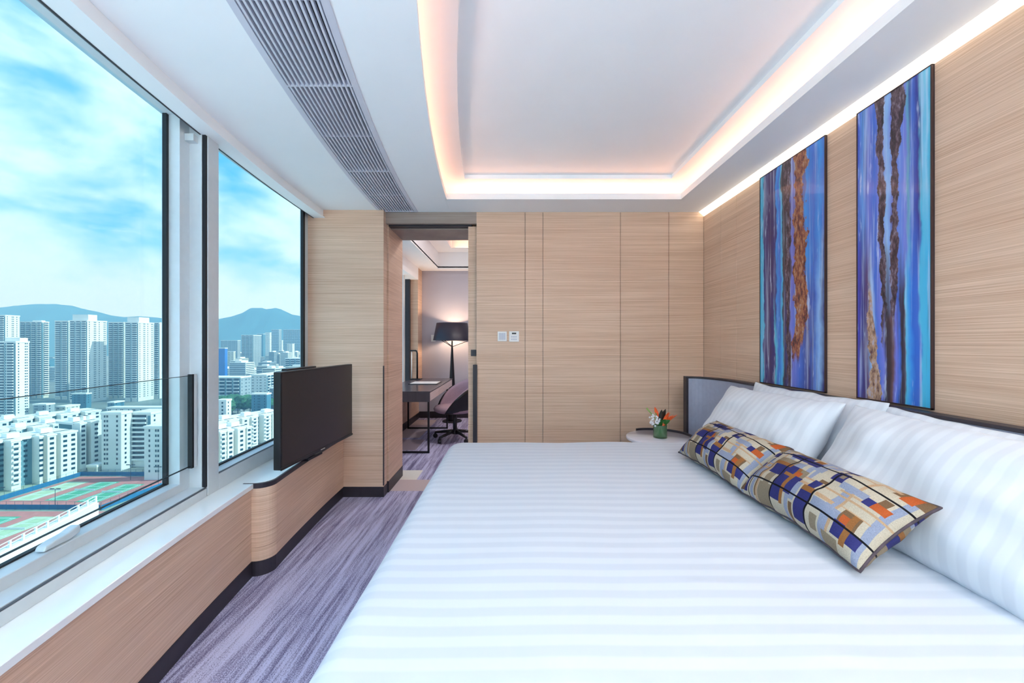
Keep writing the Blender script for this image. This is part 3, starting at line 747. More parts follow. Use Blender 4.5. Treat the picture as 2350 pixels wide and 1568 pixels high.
# vase of flowers
LEAF = pmat('leaf_green', C(46, 104, 40), .4, var=.3, scale=30, stretch=(1,1,6))
LEAF_D = pmat('dark_leaf', C(40, 34, 26), .5, var=.3, scale=30)
ORANGE = pmat('orange_petal', C(232, 92, 36), .5, var=.2, scale=40)
WHITEF = pmat('white_blossom', C(236, 236, 240), .6, var=.04, scale=40)
STEM = pmat('green_stem', C(120, 150, 70), .5, var=.2, scale=30)
VX, VY = P(1515, 1003, 3.0).x, 3.0
va = thing('flower_vase', 'small glass vase wrapped in green leaf with orange and white flowers', 'vase', (VX, VY, NZ))
VR, VH = .050, .098
MB().lathe((VX, VY, NZ), [(0, .001), (VR, .001), (VR, VH), (VR-.003, VH), (VR-.003, .006), (0, .006)], 32).build('glass', VASEGLASS, va)
MB().lathe((VX, VY, NZ), [(0, .014), (VR-.005, .014), (VR-.005, VH-.006), (VR-.0075, VH-.006), (VR-.0075, .02), (0, .02)], 32).build('leaf_wrap', LEAF, va)
rnd = random.Random(4)
def blade(base, tip, w, mat, name, bend=.02):
    base = Vector(base); tip = Vector(tip); d = tip-base; side = d.cross(Vector((0.2, 1, .1))).normalized(); up = side.cross(d).normalized()
    vs = []; fs = []; n = 6
    for i in range(n+1):
        q = i/n; wv = w*math.sin(math.pi*(.12+.88*q))**.8*(1 if i < n else .05); c_ = base+d*q+up*bend*math.sin(q*math.pi)
        for s_, o_ in ((-1, 0), (0, .25), (1, 0)): vs.append(c_+side*wv*s_+up*wv*o_)
        for s_, o_ in ((1, -.12), (0, .1), (-1, -.12)): vs.append(c_+side*wv*s_*.98+up*wv*o_)
    for i in range(n):
        for j in range(6): fs.append((6*i+j, 6*i+(j+1) % 6, 6*i+6+(j+1) % 6, 6*i+6+j))
    fs += [(0,1,2,3,4,5), tuple(6*n+j for j in (5,4,3,2,1,0))]
    return MB().add(vs, fs, True).build(name, mat, va)
tz = NZ+VH
for dx, dz, w in ((.055,.075,.012),(.075,.07,.011),(.10,.075,.010),(.085,.09,.008),(.06,.10,.010),(.125,.078,.008),(.04,.085,.011),(.07,.055,.012),(.095,.055,.010)):
    blade((VX+.015, VY+rnd.uniform(-.02,.02), tz-.01), (VX+dx, VY+rnd.uniform(-.03,.03), tz+dz), w, ORANGE, 'orange_petal', .008)
for dx, dz, w in ((-.045,.135,.012),(-.035,.12,.011)):
    blade((VX-.02, VY-.01, tz+.06), (VX+dx, VY-.01, tz+dz), w, ORANGE, 'orange_petal', .004)
for dx, dz in ((.02,.11),(.05,.115),(.035,.10)):
    blade((VX+.01, VY+.02, tz), (VX+dx, VY+.02, tz+dz), .018, LEAF_D, 'dark_leaf', .01)
for dx, dz in ((.05,.03),(.03,.045),(.065,.04),(-.01,.05),(-.03,.04)):
    blade((VX, VY-.01, tz-.01), (VX+dx, VY-.03, tz+dz), .018, LEAF, 'green_leaf', .01)
MB().tube([(VX-.01,VY,tz-.02),(VX-.05,VY-.01,tz+.06),(VX-.105,VY-.01,tz+.125)], [.004,.004,.006], 7).build('bud_stem', STEM, va)
MB().tube([(VX-.005,VY,tz-.02),(VX-.03,VY-.01,tz+.04),(VX-.036,VY-.01,tz+.09)], .0035, 7).build('flower_stem', STEM, va); fst = va.children[-1]
for k in range(30):
    a = rnd.uniform(0, 6.3); rr = .042*math.sqrt(rnd.random()); cx_, cz_ = VX-.052+rr*math.cos(a)*1.05, tz+.038+rr*math.sin(a)*.95
    cy_ = VY-.03+rnd.uniform(-.02,.02)
    m = MB(); rr0 = .010
    for p_ in range(5):
        an = 2*math.pi*p_/5+a; tip = (cx_+rr0*math.cos(an), cy_-.004, cz_+rr0*math.sin(an))
        l_ = (cx_+.5*rr0*math.cos(an+.6), cy_, cz_+.5*rr0*math.sin(an+.6)); r_ = (cx_+.5*rr0*math.cos(an-.6), cy_, cz_+.5*rr0*math.sin(an-.6))
        m.add([(cx_, cy_-.002, cz_), l_, tip, r_, (cx_, cy_+.003, cz_)], [(0,1,2),(0,2,3),(4,2,1),(4,3,2)])
    m.build('white_blossom', WHITEF, fst)

# ------------------------------------------------------------------ paintings
def paint_mat(name, W, H, top, bot, rope):
    m = bpy.data.materials.new(name); m.use_nodes = True; nt = m.node_tree; N = nt.nodes; L = nt.links
    b = N['Principled BSDF']; b.inputs['Roughness'].default_value = .4; b.inputs['Coat Weight'].default_value = .3; b.inputs['Coat Roughness'].default_value = .03
    tc = N.new('ShaderNodeTexCoord'); sep = N.new('ShaderNodeSeparateXYZ'); L.new(tc.outputs['Object'], sep.inputs[0])
    def math_(op, a, bb=None, c_=None):
        k = N.new('ShaderNodeMath'); k.operation = op
        for i, q in enumerate((a, bb, c_)):
            if q is None: continue
            if hasattr(q, 'is_linked'): L.new(q, k.inputs[i])
            else: k.inputs[i].default_value = q
        return k.outputs[0]
    def nz(sy, sz, det=4, ro=.55, loc=0.0):
        mp = N.new('ShaderNodeMapping'); mp.inputs['Scale'].default_value = (0, sy, sz); mp.inputs['Location'].default_value = (loc, loc, 0); L.new(tc.outputs['Object'], mp.inputs[0])
        n = N.new('ShaderNodeTexNoise'); n.inputs['Scale'].default_value = 1; n.inputs['Detail'].default_value = det; n.inputs['Roughness'].default_value = ro
        L.new(mp.outputs[0], n.inputs['Vector']); return n.outputs[0]
    def mix(f, a, c_, mode='MIX'):
        k = N.new('ShaderNodeMixRGB'); k.blend_type = mode
        for i, q in enumerate((f, a, c_)):
            if hasattr(q, 'is_linked'): L.new(q, k.inputs[i])
            else: k.inputs[i].default_value = q
        return k.outputs[0]
    def rng(v_, a, c_):
        k = N.new('ShaderNodeMapRange'); k.interpolation_type = 'SMOOTHSTEP'; k.inputs[1].default_value = a; k.inputs[2].default_value = c_; L.new(v_, k.inputs[0]); return k.outputs[0]
    u = math_('MULTIPLY', sep.outputs[1], -1.0/W); v = math_('MULTIPLY', sep.outputs[2], 1.0/H)
    ud = math_('ADD', u, math_('MULTIPLY', math_('SUBTRACT', nz(3.5, 2.4, 4, .6, 3.3), .5), .20))
    ud = math_('ADD', ud, math_('MULTIPLY', math_('SUBTRACT', nz(14, 9, 3, .6, 7.1), .5), .05))
    def ramp(stops):
        rp = N.new('ShaderNodeValToRGB'); e = rp.color_ramp.elements
        e[0].position = stops[0][0]; e[0].color = C(*stops[0][1]); e[1].position = stops[-1][0]; e[1].color = C(*stops[-1][1])
        for p_, c_ in stops[1:-1]: q = e.new(p_); q.color = C(*c_)
        L.new(ud, rp.inputs[0]); return rp.outputs[0]
    vv = math_('ADD', v, math_('MULTIPLY', math_('SUBTRACT', nz(16/W*.3, 1.0, 3, .5, 1.7), .5), .9))
    col = mix(rng(vv, .36, .58), ramp(bot), ramp(top))
    # long brush streaks, dark and pale
    col = mix(math_('MULTIPLY', rng(nz(46, 1.3, 5, .6, .2), .52, .70), .55), col, C(196, 214, 240))
    col = mix(math_('MULTIPLY', rng(nz(40, 1.1, 4, .6, 5.2), .54, .72), .60), col, C(34, 34, 104))
    col = mix(math_('MULTIPLY', rng(nz(30, 3.6, 4, .6, 9.4), .62, .72), .65), col, C(206, 222, 246))
    # thick bark-like ridges
    for ct, cb, hw, v0, v1, cols in rope:
        cen = math_('ADD', math_('MULTIPLY', v, ct-cb), cb)
        wob = math_('ADD', math_('MULTIPLY', math_('SUBTRACT', nz(0, 3.4, 3, .6, ct*9), .5), .16), math_('MULTIPLY', math_('SUBTRACT', nz(0, 17, 2, .6, ct*5), .5), .05))
        dist = math_('ABSOLUTE', math_('SUBTRACT', math_('ADD', u, wob), cen))
        edge = math_('MULTIPLY', math_('SUBTRACT', math_('ADD', nz(20, 11, 4, .7, cb*5), nz(0, 5, 2, .6, cb*3)), .55), hw*2.2)
        soft_ = rng(math_('SUBTRACT', edge, dist), -.004, .008)
        fade = math_('MULTIPLY', rng(vv, v0-.03, v0+.03), math_('SUBTRACT', 1.0, rng(vv, v1-.03, v1+.03)))
        lum = nz(52, 20, 5, .72, ct)
        rp = N.new('ShaderNodeValToRGB'); L.new(lum, rp.inputs[0]); e = rp.color_ramp.elements
        e[0].position = .36; e[0].color = C(*cols[0]); e[1].position = .70; e[1].color = C(*cols[-1])
        for q, c_ in enumerate(cols[1:-1]): z_ = e.new(.36+.34*(q+1)/(len(cols)-1)); z_.color = C(*c_)
        col = mix(math_('MULTIPLY', soft_, fade), col, rp.outputs[0])
    L.new(col, b.inputs['Base Color']); return m
PZ0, PZ1 = 1.064, 2.4445
def painting(Ya, Yb, label, mat):
    th = thing('painting', label, 'painting', (1.68, (Ya+Yb)/2, PZ0), 'tall abstract paintings')
    cv = box(1.6745, 1.6800, Ya+.005, Yb-.005, PZ0+.006, PZ1-.004).build('canvas', mat, th)
    # the canvas keeps its origin at its far lower corner so that the picture is laid out from there
    off = Vector((1.6745, Yb-.005, PZ0+.006)) - wloc(th)
    cv.data.transform(Matrix.Translation(-off)); cv.location = off
    box(1.680, 1.6849, Ya, Yb, PZ0, PZ1).build('backing', DARK, th)
    box(1.672, 1.681, Ya, Ya+.005, PZ0, PZ1).build('frame_side', FRAMEM, th); box(1.672, 1.681, Yb-.005, Yb, PZ0, PZ1).build('frame_side', FRAMEM, th)
    box(1.672, 1.681, Ya, Yb, PZ0, PZ0+.006).build('frame_rail', FRAMEM, th); box(1.672, 1.681, Ya, Yb, PZ1-.004, PZ1).build('frame_rail', FRAMEM, th)
FRAMEM = pmat('brown_frame', C(62, 42, 42), .4, var=.1)
cy, na, bl, br, lb_, vi, dp, bk = (70,184,222), (44,42,120), (56,106,204), (48,146,226), (138,184,232), (112,122,212), (60,42,96), (46,34,46)
p1_top = [(0,cy),(.06,cy),(.075,na),(.2,dp),(.29,na),(.31,br),(.37,bl),(.40,cy),(.415,bk),(.53,(66,50,62)),(.55,vi),(.62,(96,90,160)),(.75,(84,110,180)),(.77,br),(.87,bl),(.93,br),(1,bl)]
p1_bot = [(0,cy),(.07,cy),(.085,na),(.17,dp),(.25,na),(.27,(84,196,220)),(.32,bl),(.36,br),(.40,cy),(.42,bk),(.47,(56,56,120)),(.52,(76,56,60)),(.55,vi),(.66,bl),(.78,na),(.86,bl),(.93,lb_),(1,na)]
p2_top = [(0,(66,92,204)),(.09,(88,150,222)),(.18,(104,116,208)),(.27,bl),(.36,vi),(.46,lb_),(.54,vi),(.64,(98,138,222)),(.71,vi),(.75,(96,164,190)),(.79,bl),(.87,(40,46,140)),(.90,cy),(.97,(130,204,235)),(1,cy)]
p2_bot = [(0,(72,74,188)),(.10,na),(.17,(98,70,110)),(.24,lb_),(.30,bl),(.38,(112,124,214)),(.43,bk),(.48,(52,38,48)),(.52,(104,74,80)),(.56,vi),(.61,bl),(.64,bk),(.69,(50,40,60)),(.71,cy),(.76,br),(.81,(36,100,204)),(.87,bl),(.90,cy),(1,(60,180,228))]
rust = [(44,28,40),(132,66,56),(176,120,76),(160,160,184)]; dark_r = [(32,22,32),(66,46,58),(112,92,104),(150,150,180)]; tan_r = [(92,54,60),(186,150,120),(170,178,214)]
painting(2.128, 2.690, 'wider blue abstract painting with a rust coloured ridge, nearer the corner', paint_mat('painted_canvas_wide', .552, 1.37, p1_top, p1_bot, [(.66,.68,.085,.20,2,rust), (.48,.49,.04,0,2,dark_r)]))
painting(1.587, 1.934, 'narrower blue abstract painting with two dark ridges, nearer the viewer', paint_mat('painted_canvas_narrow', .337, 1.37, p2_top, p2_bot, [(.34,.44,.055,.38,2,dark_r), (.57,.54,.06,.36,2,dark_r), (.20,.26,.085,-1,.36,tan_r)]))

# ------------------------------------------------------------------ wall controls
def plate(x0, x1, y0, y1, label, kind):
    a, b_ = P(x0, y1, YB), P(x1, y0, YB)
    o = thing('wall_switch' if kind == 0 else 'thermostat', label, 'switch' if kind == 0 else 'thermostat', ((a.x+b_.x)/2, YB, a.z))
    o = box(a.x, b_.x, YB-.009, YB, a.z, b_.z).build('plate', PLASTIC, o, bevel=.002)
    w_ = b_.x-a.x; h_ = b_.z-a.z
    if kind == 0:
        for k in range(3):
            box(a.x+w_*(.16+.24*k), a.x+w_*(.36+.24*k), YB-.0115, YB-.0085, a.z+h_*.16, a.z+h_*.84).build('rocker', SILVERP, o, bevel=.001, segs=1)
    else:
        box(a.x+w_*.28, a.x+w_*.72, YB-.0100, YB-.0085, a.z+h_*.72, a.z+h_*.86).build('display', BLACKP, o)
        for k in range(3):
            for j in range(2):
                box(a.x+w_*(.22+.2*k), a.x+w_*(.36+.2*k), YB-.0100, YB-.0085, a.z+h_*(.16+.24*j), a.z+h_*(.30+.24*j)).build('button', SILVERP, o)
SILVERP = pmat('grey_plastic', C(196, 198, 210), .3, var=.03)
plate(1142, 1163, 761, 783.5, 'small silver rocker switch plate on the panelled wall', 0)
plate(1168.5, 1191, 760.5, 784.5, 'white thermostat with black display on the panelled wall', 1)

# ------------------------------------------------------------------ study furniture
DESKTOP = pmat('dark_stained_desk', C(70, 66, 76), .3, var=.12, scale=3, stretch=(14,1,1), coat=.2)
PALEW = pmat('pale_wood_drawer', C(214, 196, 190), .5, var=.08, scale=4, stretch=(1,1,20))
MAUVE = pmat('mauve_upholstery', C(158, 132, 146), .8, var=.06, scale=60, bump=.1)
DX0, DX1, DY0, DY1, DZ = -1.635, -.99, 4.81, 6.62, .748
dk = thing('desk', 'dark topped writing desk with pale drawers and thin black sled legs', 'desk', (-1.3, 5.7, 0))
box(DX0, DX1, DY0, DY1, DZ-.014, DZ).build('top', DESKTOP, dk, bevel=.003, segs=1)
box(DX0, DX1-.004, DY0, DY0+.02, DZ-.128, DZ-.014).build('end_panel', DESKTOP, dk)
box(DX0, DX1-.004, DY1-.02, DY1, DZ-.128, DZ-.014).build('end_panel', DESKTOP, dk)
box(DX0, DX0+.02, DY0+.02, DY1-.02, DZ-.128, DZ-.014).build('back_panel', DESKTOP, dk)
box(DX0, DX1-.01, DY0+.02, DY1-.02, DZ-.128, DZ-.118).build('bottom_panel', DESKTOP, dk)
for k in range(3):
    a = DY0+.024+k*.588; box(DX1-.02, DX1-.003, a, a+.58, DZ-.122, DZ-.02).build('drawer', PALEW, dk, bevel=.001, segs=1)
for y in (DY0+.012, 6.2):
    m = MB(); e_ = .011
    for x in (DX0+.02, DX1-.02): m.box(x-e_, x+e_, y-e_, y+e_, 0, DZ-.128)
    m.box(DX0+.02, DX1-.02, y-e_, y+e_, 0, .022); m.build('sled_leg', BLACKM, dk)
# writing pad on the desk
wpd = thing('writing_pad', 'white paper pad on a dark tray lying on the desk', 'writing pad', (-1.28, 5.75, DZ))
box(-1.46, -1.05, 5.60, 5.95, DZ, DZ+.008).build('tray', BLACKM, wpd); box(-1.44, -1.07, 5.62, 5.93, DZ+.008, DZ+.014).build('paper', PLASTIC, wpd)
# desk lamp
dlp = thing('desk_lamp', 'slim dark right angled lamp standing on the desk', 'desk lamp', (-1.58, 6.4, DZ))
box(-1.632, -1.46, 6.34, 6.48, DZ, DZ+.014).build('base', BLACKM, dlp, bevel=.002)
MB().tube([(-1.525, 6.41, DZ+.014), (-1.525, 6.41, DZ+.42), (-1.535, 6.41, DZ+.455), (-1.56, 6.41, DZ+.465)], .014, 10).build('post', BLACKM, dlp)
box(-1.64, -1.55, 6.395, 6.425, DZ+.452, DZ+.474).build('head', BLACKM, dlp, bevel=.003)
MB().tube([(-1.615, 6.41, DZ+.01), (-1.615, 6.41, DZ+.455)], .009, 8).build('light_tube', PLASTIC, dlp)
# floor lamp
LX, LY = -1.02, 6.78
fl = thing('floor_lamp', 'tall floor lamp with black drum shade and tapered black stem', 'floor lamp', (LX, LY, 0))
MB().lathe((LX, LY, 0), [(0, .001), (.165, .001), (.165, .014), (.15, .02), (.02, .024), (0, .024)], 36).build('base', BLACKM, fl)
MB().lathe((LX, LY, 0), [(.075, .03), (.066, .25), (.050, .6), (.030, 1.0), (.016, 1.25), (.012, 1.30), (.012, 1.37)], 20).build('stem', BLACKM, fl)
shd = MB().lathe((LX, LY, 0), [(.32, 1.378), (.262, 1.672), (.258, 1.672), (.316, 1.378), (.32, 1.378)], 48).build('shade', pmat('black_shade', C(40, 38, 54), .45, var=.08), fl)
for k in range(3):
    a = R(15+120*k); MB().tube([(LX, LY, 1.27), (LX+.316*math.cos(a), LY+.316*math.sin(a), 1.385)], .006, 6).build('strut', BLACKM, shd)
MB().lathe((LX, LY, 0), [(0, 1.40), (.03, 1.41), (.045, 1.46), (.03, 1.505), (0, 1.515)], 16).build('bulb', emat('lamp_bulb', (1, .72, .46, 1), 30), fl)
ld = bpy.data.lights.new('floor_lamp_bulb', 'POINT'); ld.energy = 9; ld.color = (1, .66, .42); ld.shadow_soft_size = .05
lo = bpy.data.objects.new('lamp', ld); COL.objects.link(lo); lo.parent = fl; lo.location = (0, 0, 1.53)
o = thing('wall_switch', 'white switch plate on the study end wall beside the lamp shade', 'switch', (-1.40, 7.1, 1.36))
box(-1.44, -1.36, 7.09, 7.10, 1.36, 1.48).build('plate', PLASTIC, o); box(-1.425, -1.375, 7.086, 7.091, 1.38, 1.46).build('rocker', PLASTIC, o)
# office chair: bucket shell on a five star base
HX, HY = -.79, 5.52
ch = thing('office_chair', 'mauve upholstered bucket office chair with black shell on castors', 'chair', (HX, HY, 0))
FACE = math.atan2(-.42, -1.0)      # opening looks at the desk and a little at the door
def shell(r0, r1, zb, hfun, mat, name, flare):
    vs = []; fs = []; n = 40; span = R(130)
    rows = 7
    for i in range(n+1):
        q = -1+2*i/n; an = FACE+math.pi+q*span; h = hfun(abs(q))
        for side, rad in ((0, r0), (1, r1)):
            for k in range(rows+1):
                z_ = k/rows; rr = rad*(.80+.2*min(1, z_*3)**.6)+flare*z_*z_*(h/.4)
                vs.append((HX+rr*math.cos(an), HY+rr*math.sin(an), zb+h*z_))
    m_ = 2*(rows+1)
    for i in range(n):
        for k in range(rows):
            a = i*m_+k; fs.append((a, a+1, a+m_+1, a+m_)); a += rows+1; fs.append((a, a+m_, a+m_+1, a+1))
        a = i*m_+rows; fs.append((a, a+rows+1, a+m_+rows+1, a+m_))
        a = i*m_; fs.append((a, a+m_, a+m_+rows+1, a+rows+1))
    for i in (0, n):
        for k in range(rows): a = i*m_+k; fs.append((a, a+rows+1, a+rows+2, a+1))
    return MB().add(vs, fs, True).build(name, mat, ch)
hf = lambda q: .44*(1-q**1.6)**.9*.62+.18*(1-q**3.5)
shell(.29, .315, .385, lambda q: hf(q)+.012, BLACKP, 'outer_shell', .06)
shell(.262, .288, .40, hf, MAUVE, 'back_pad', .06)
sp = MB().lathe((HX, HY, 0), [(0, .385), (.25, .385), (.285, .405), (.295, .43), (.275, .462), (.2, .475), (0, .47)], 36); sp.build('seat', MAUVE, ch)
MB().lathe((HX, HY, 0), [(0, .355), (.10, .355), (.16, .385), (0, .385)], 20).build('under_plate', BLACKP, ch)
MB().lathe((HX, HY, 0), [(.05, .08), (.05, .13), (.028, .14), (.028, .36)], 16).build('gas_lift', BLACKM, ch)
for k in range(5):
    a = R(20+72*k); ex, ey = HX+.30*math.cos(a), HY+.30*math.sin(a)
    arm_ = MB().tube([(HX, HY, .115), (HX+.15*math.cos(a), HY+.15*math.sin(a), .10), (ex, ey, .078)], [.026, .021, .015], 8).build('base_arm', BLACKP, ch, origin=None)
    w_ = MB(); c_ = Vector((ex, ey, .032)); ax = Vector((-math.sin(a+.6), math.cos(a+.6), 0))
    w_.tube([c_-ax*.022, c_-ax*.018, c_+ax*.018, c_+ax*.022], [.026, .031, .031, .026], 14); w_.box(ex-.012, ex+.012, ey-.012, ey+.012, .05, .078)
    w_.build('castor', BLACKP, arm_)
# ------------------------------------------------------------------ the city outside, 80 m below
GZ = -80.0
rc = random.Random(11)
CONC = pmat('pale_render', C(226, 226, 220), .8, var=.05, scale=.08)
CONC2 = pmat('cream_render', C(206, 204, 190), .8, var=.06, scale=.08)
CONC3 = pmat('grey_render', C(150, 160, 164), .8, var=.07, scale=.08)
TEALB = pmat('teal_glass_cladding', C(70, 120, 140), .3, var=.12, scale=.1)
BLUEB = pmat('blue_cladding', C(36, 110, 190), .4, var=.08, scale=.1)
ROOF = pmat('white_roof', C(236, 234, 228), .8, var=.05, scale=.1)
WINM = pmat('dark_windows', C(36, 66, 80), .2, var=.2, scale=.3)
CONC_SHADE = pmat('shade_tinted_render', C(104, 140, 150), .8, var=.1, scale=.1)  # concrete tinted dark teal, shade painted in for the recesses
BALC = pmat('white_balcony', C(228, 230, 226), .8, var=.05, scale=.2)
GROUND = pmat('city_ground', C(120, 128, 120), .95, var=.25, scale=.02)
struct(box(-5200, 1200, 40, 5600, GZ-2, GZ).build('ground', GROUND), 'grey city ground far below the window', 'ground')

def ray_s(E, d, px):
    """distance along d from E at which the point falls on pixel column px"""
    k = (px - CX) / F
    return -(E.x - k*E.y) / (d.x - k*d.y)
class Blk:
    """oblong block: near vertical edge at pixel xe and depth Y, left face to column xl, right face to column xr"""
    def __init__(s, xe, xl, xr, ytop, Y, yaw=0.0, zb=GZ, minw=6.0):
        a = R(yaw); s.u = Vector((math.cos(a), math.sin(a))); s.v = Vector((-math.sin(a), math.cos(a)))
        s.E = Vector((PX(xe, Y), Y)); s.zt = EYE-(ytop-HOR)/F*Y; s.zb = zb
        s.wl = max(minw, ray_s(s.E, -s.u, xl)); s.wr = max(minw, ray_s(s.E, s.v, xr)); s.yaw = a
    def plan(s, e=0.0):
        A_ = s.E+s.u*e-s.v*e; B_ = s.E+s.v*(s.wr+e)+s.u*e; C_ = s.E-s.u*(s.wl+e)+s.v*(s.wr+e); D_ = s.E-s.u*(s.wl+e)-s.v*e
        return [tuple(A_), tuple(B_), tuple(C_), tuple(D_)]
    def lpt(s, t, out): return s.E-s.u*t-s.v*out     # on the left (camera) face, t metres from the edge
    def rpt(s, t, out): return s.E+s.v*t+s.u*out     # on the right (lit) face
    def quadbox(s, m, face, t0, t1, z0, z1, o0, o1):
        f = s.lpt if face == 'l' else s.rpt
        m.prism([tuple(f(t0, o0)), tuple(f(t1, o0)), tuple(f(t1, o1)), tuple(f(t0, o1))], z0, z1)
def centre(b): return Vector((b.E.x-b.u.x*b.wl/2+b.v.x*b.wr/2, b.E.y-b.u.y*b.wl/2+b.v.y*b.wr/2, b.zb))

def tower(name, label, b, mat, fl=3.0, lspec='b', rspec='w', crown=None, group=None, zlow=None, cat='tower'):
    """tower with stacked floors; facade specs: b balconies, w windows, n none"""
    th = thing(name, label, cat, tuple(centre(b)), group)
    blk = MB().prism(b.plan(), b.zb, b.zt).build('block', mat, th)
    MB().prism(b.plan(.4), b.zt-.2, b.zt+1.3).build('parapet', ROOF, th)
    win = MB(); bal = MB(); shade_strips = MB()
    z = b.zt-fl; low = max(b.zb+3, zlow if zlow is not None else b.zb+3)
    for face, w, spec in (('l', b.wl, lspec), ('r', b.wr, rspec)):
        if spec == 'n': continue
        nb = max(1, round(w/(9.0 if spec == 'b' else 6.0)))
        for k in range(nb):
            t0, t1 = w*k/nb, w*(k+1)/nb; c = (t0+t1)/2; hw = (t1-t0)/2
            if spec == 'b':
                b.quadbox(shade_strips, face, t0-.01*(k > 0), t0+hw*.28, b.zb, b.zt-1, .05, .25)
                zz = z
                while zz > low:
                    b.quadbox(win, face, c-hw*.55, c+hw*.8, zz+1.0, zz+fl-.45, .05, .12)
                    b.quadbox(bal, face, c-hw*.62, c+hw*.88, zz-.1, zz+.95, .1, 1.3)
                    zz -= fl
            else:
                zz = z
                while zz > low:
                    b.quadbox(win, face, c-hw*.34, c-hw*.02, zz+.9, zz+2.3, .05, .14)
                    if k % 2: b.quadbox(win, face, c+hw*.2, c+hw*.5, zz+.9, zz+2.3, .05, .14)
                    zz -= fl
    if win.f: tag(win.build('window_rows', WINM, blk), kind='stuff')
    if bal.f: tag(bal.build('balcony_rows', BALC, blk), kind='stuff')
    if shade_strips.f: shade_strips.build('shade_strip', CONC_SHADE, blk)  # flat strips in the shade colour, standing for recesses
    if crown:
        for cb in crown: MB().prism(cb.plan(), cb.zb, cb.zt).build('roof_block', ROOF, th)
    return th
def crown(b, f0, f1, g0, g1, h):
    c = Blk.__new__(Blk); c.u, c.v, c.yaw = b.u, b.v, b.yaw
    c.E = b.E-b.u*(b.wl*f0)+b.v*(b.wr*g0); c.wl = b.wl*(f1-f0); c.wr = b.wr*(g1-g0); c.zb = b.zt; c.zt = b.zt+h; return c

TG = 'white residential towers beyond the courts'
b = Blk(12, -42, 45, 725, 560); tower('residential_tower', 'white tower at the left edge standing behind the lower teal banded tower', b, CONC, group=TG)
b = Blk(97, 46, 112, 740, 590); tower('residential_tower', 'pale tower with two stacks of balconies, left of the twin crowned towers', b, CONC2, rspec='b', group=TG, crown=[crown(b, .1, .5, .2, .8, 3)])
b = Blk(36, -30, 67, 786, 430); tower('residential_tower', 'lower banded tower at the left edge with a plain white end wall', b, CONC, group=TG, crown=[crown(b, -.0, .5, .3, .9, 5)])
b = Blk(200, 160, 245, 737, 545); tower('residential_tower', 'white crowned tower in the middle of the skyline group', b, CONC, group=TG, crown=[crown(b, .0, .9, .05, .5, 9)])
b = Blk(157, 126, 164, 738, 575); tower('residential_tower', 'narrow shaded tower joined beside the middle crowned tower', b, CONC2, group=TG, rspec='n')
b = Blk(317, 287, 353, 741, 555); tower('residential_tower', 'white crowned tower on the right of the skyline group', b, CONC, group=TG, crown=[crown(b, .0, .9, .05, .7, 8)])
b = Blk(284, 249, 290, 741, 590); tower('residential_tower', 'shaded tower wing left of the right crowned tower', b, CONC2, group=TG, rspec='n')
b = Blk(366, 354, 371, 742, 585); tower('residential_tower', 'slim balconied tower at the far right of the skyline group', b, CONC, group=TG, rspec='n')
# darker low blocks between the towers and the estate
for i, (xe, xl, xr, yt, Y, mt, lab) in enumerate((
    (106, 76, 125, 930, 440, CONC3, 'grey low block below the pale balconied tower'),
    (150, 128, 183, 935, 455, CONC2, 'small pale low block between the estate and the middle tower'),
    (198, 165, 205, 905, 500, TEALB, 'dark teal low block at the foot of the middle tower'),
    (262, 247, 285, 925, 480, TEALB, 'dark teal low block at the foot of the right tower'))):
    tower('low_block', lab, Blk(xe, xl, xr, yt, Y), mt, lspec='w', rspec='w', cat='building')

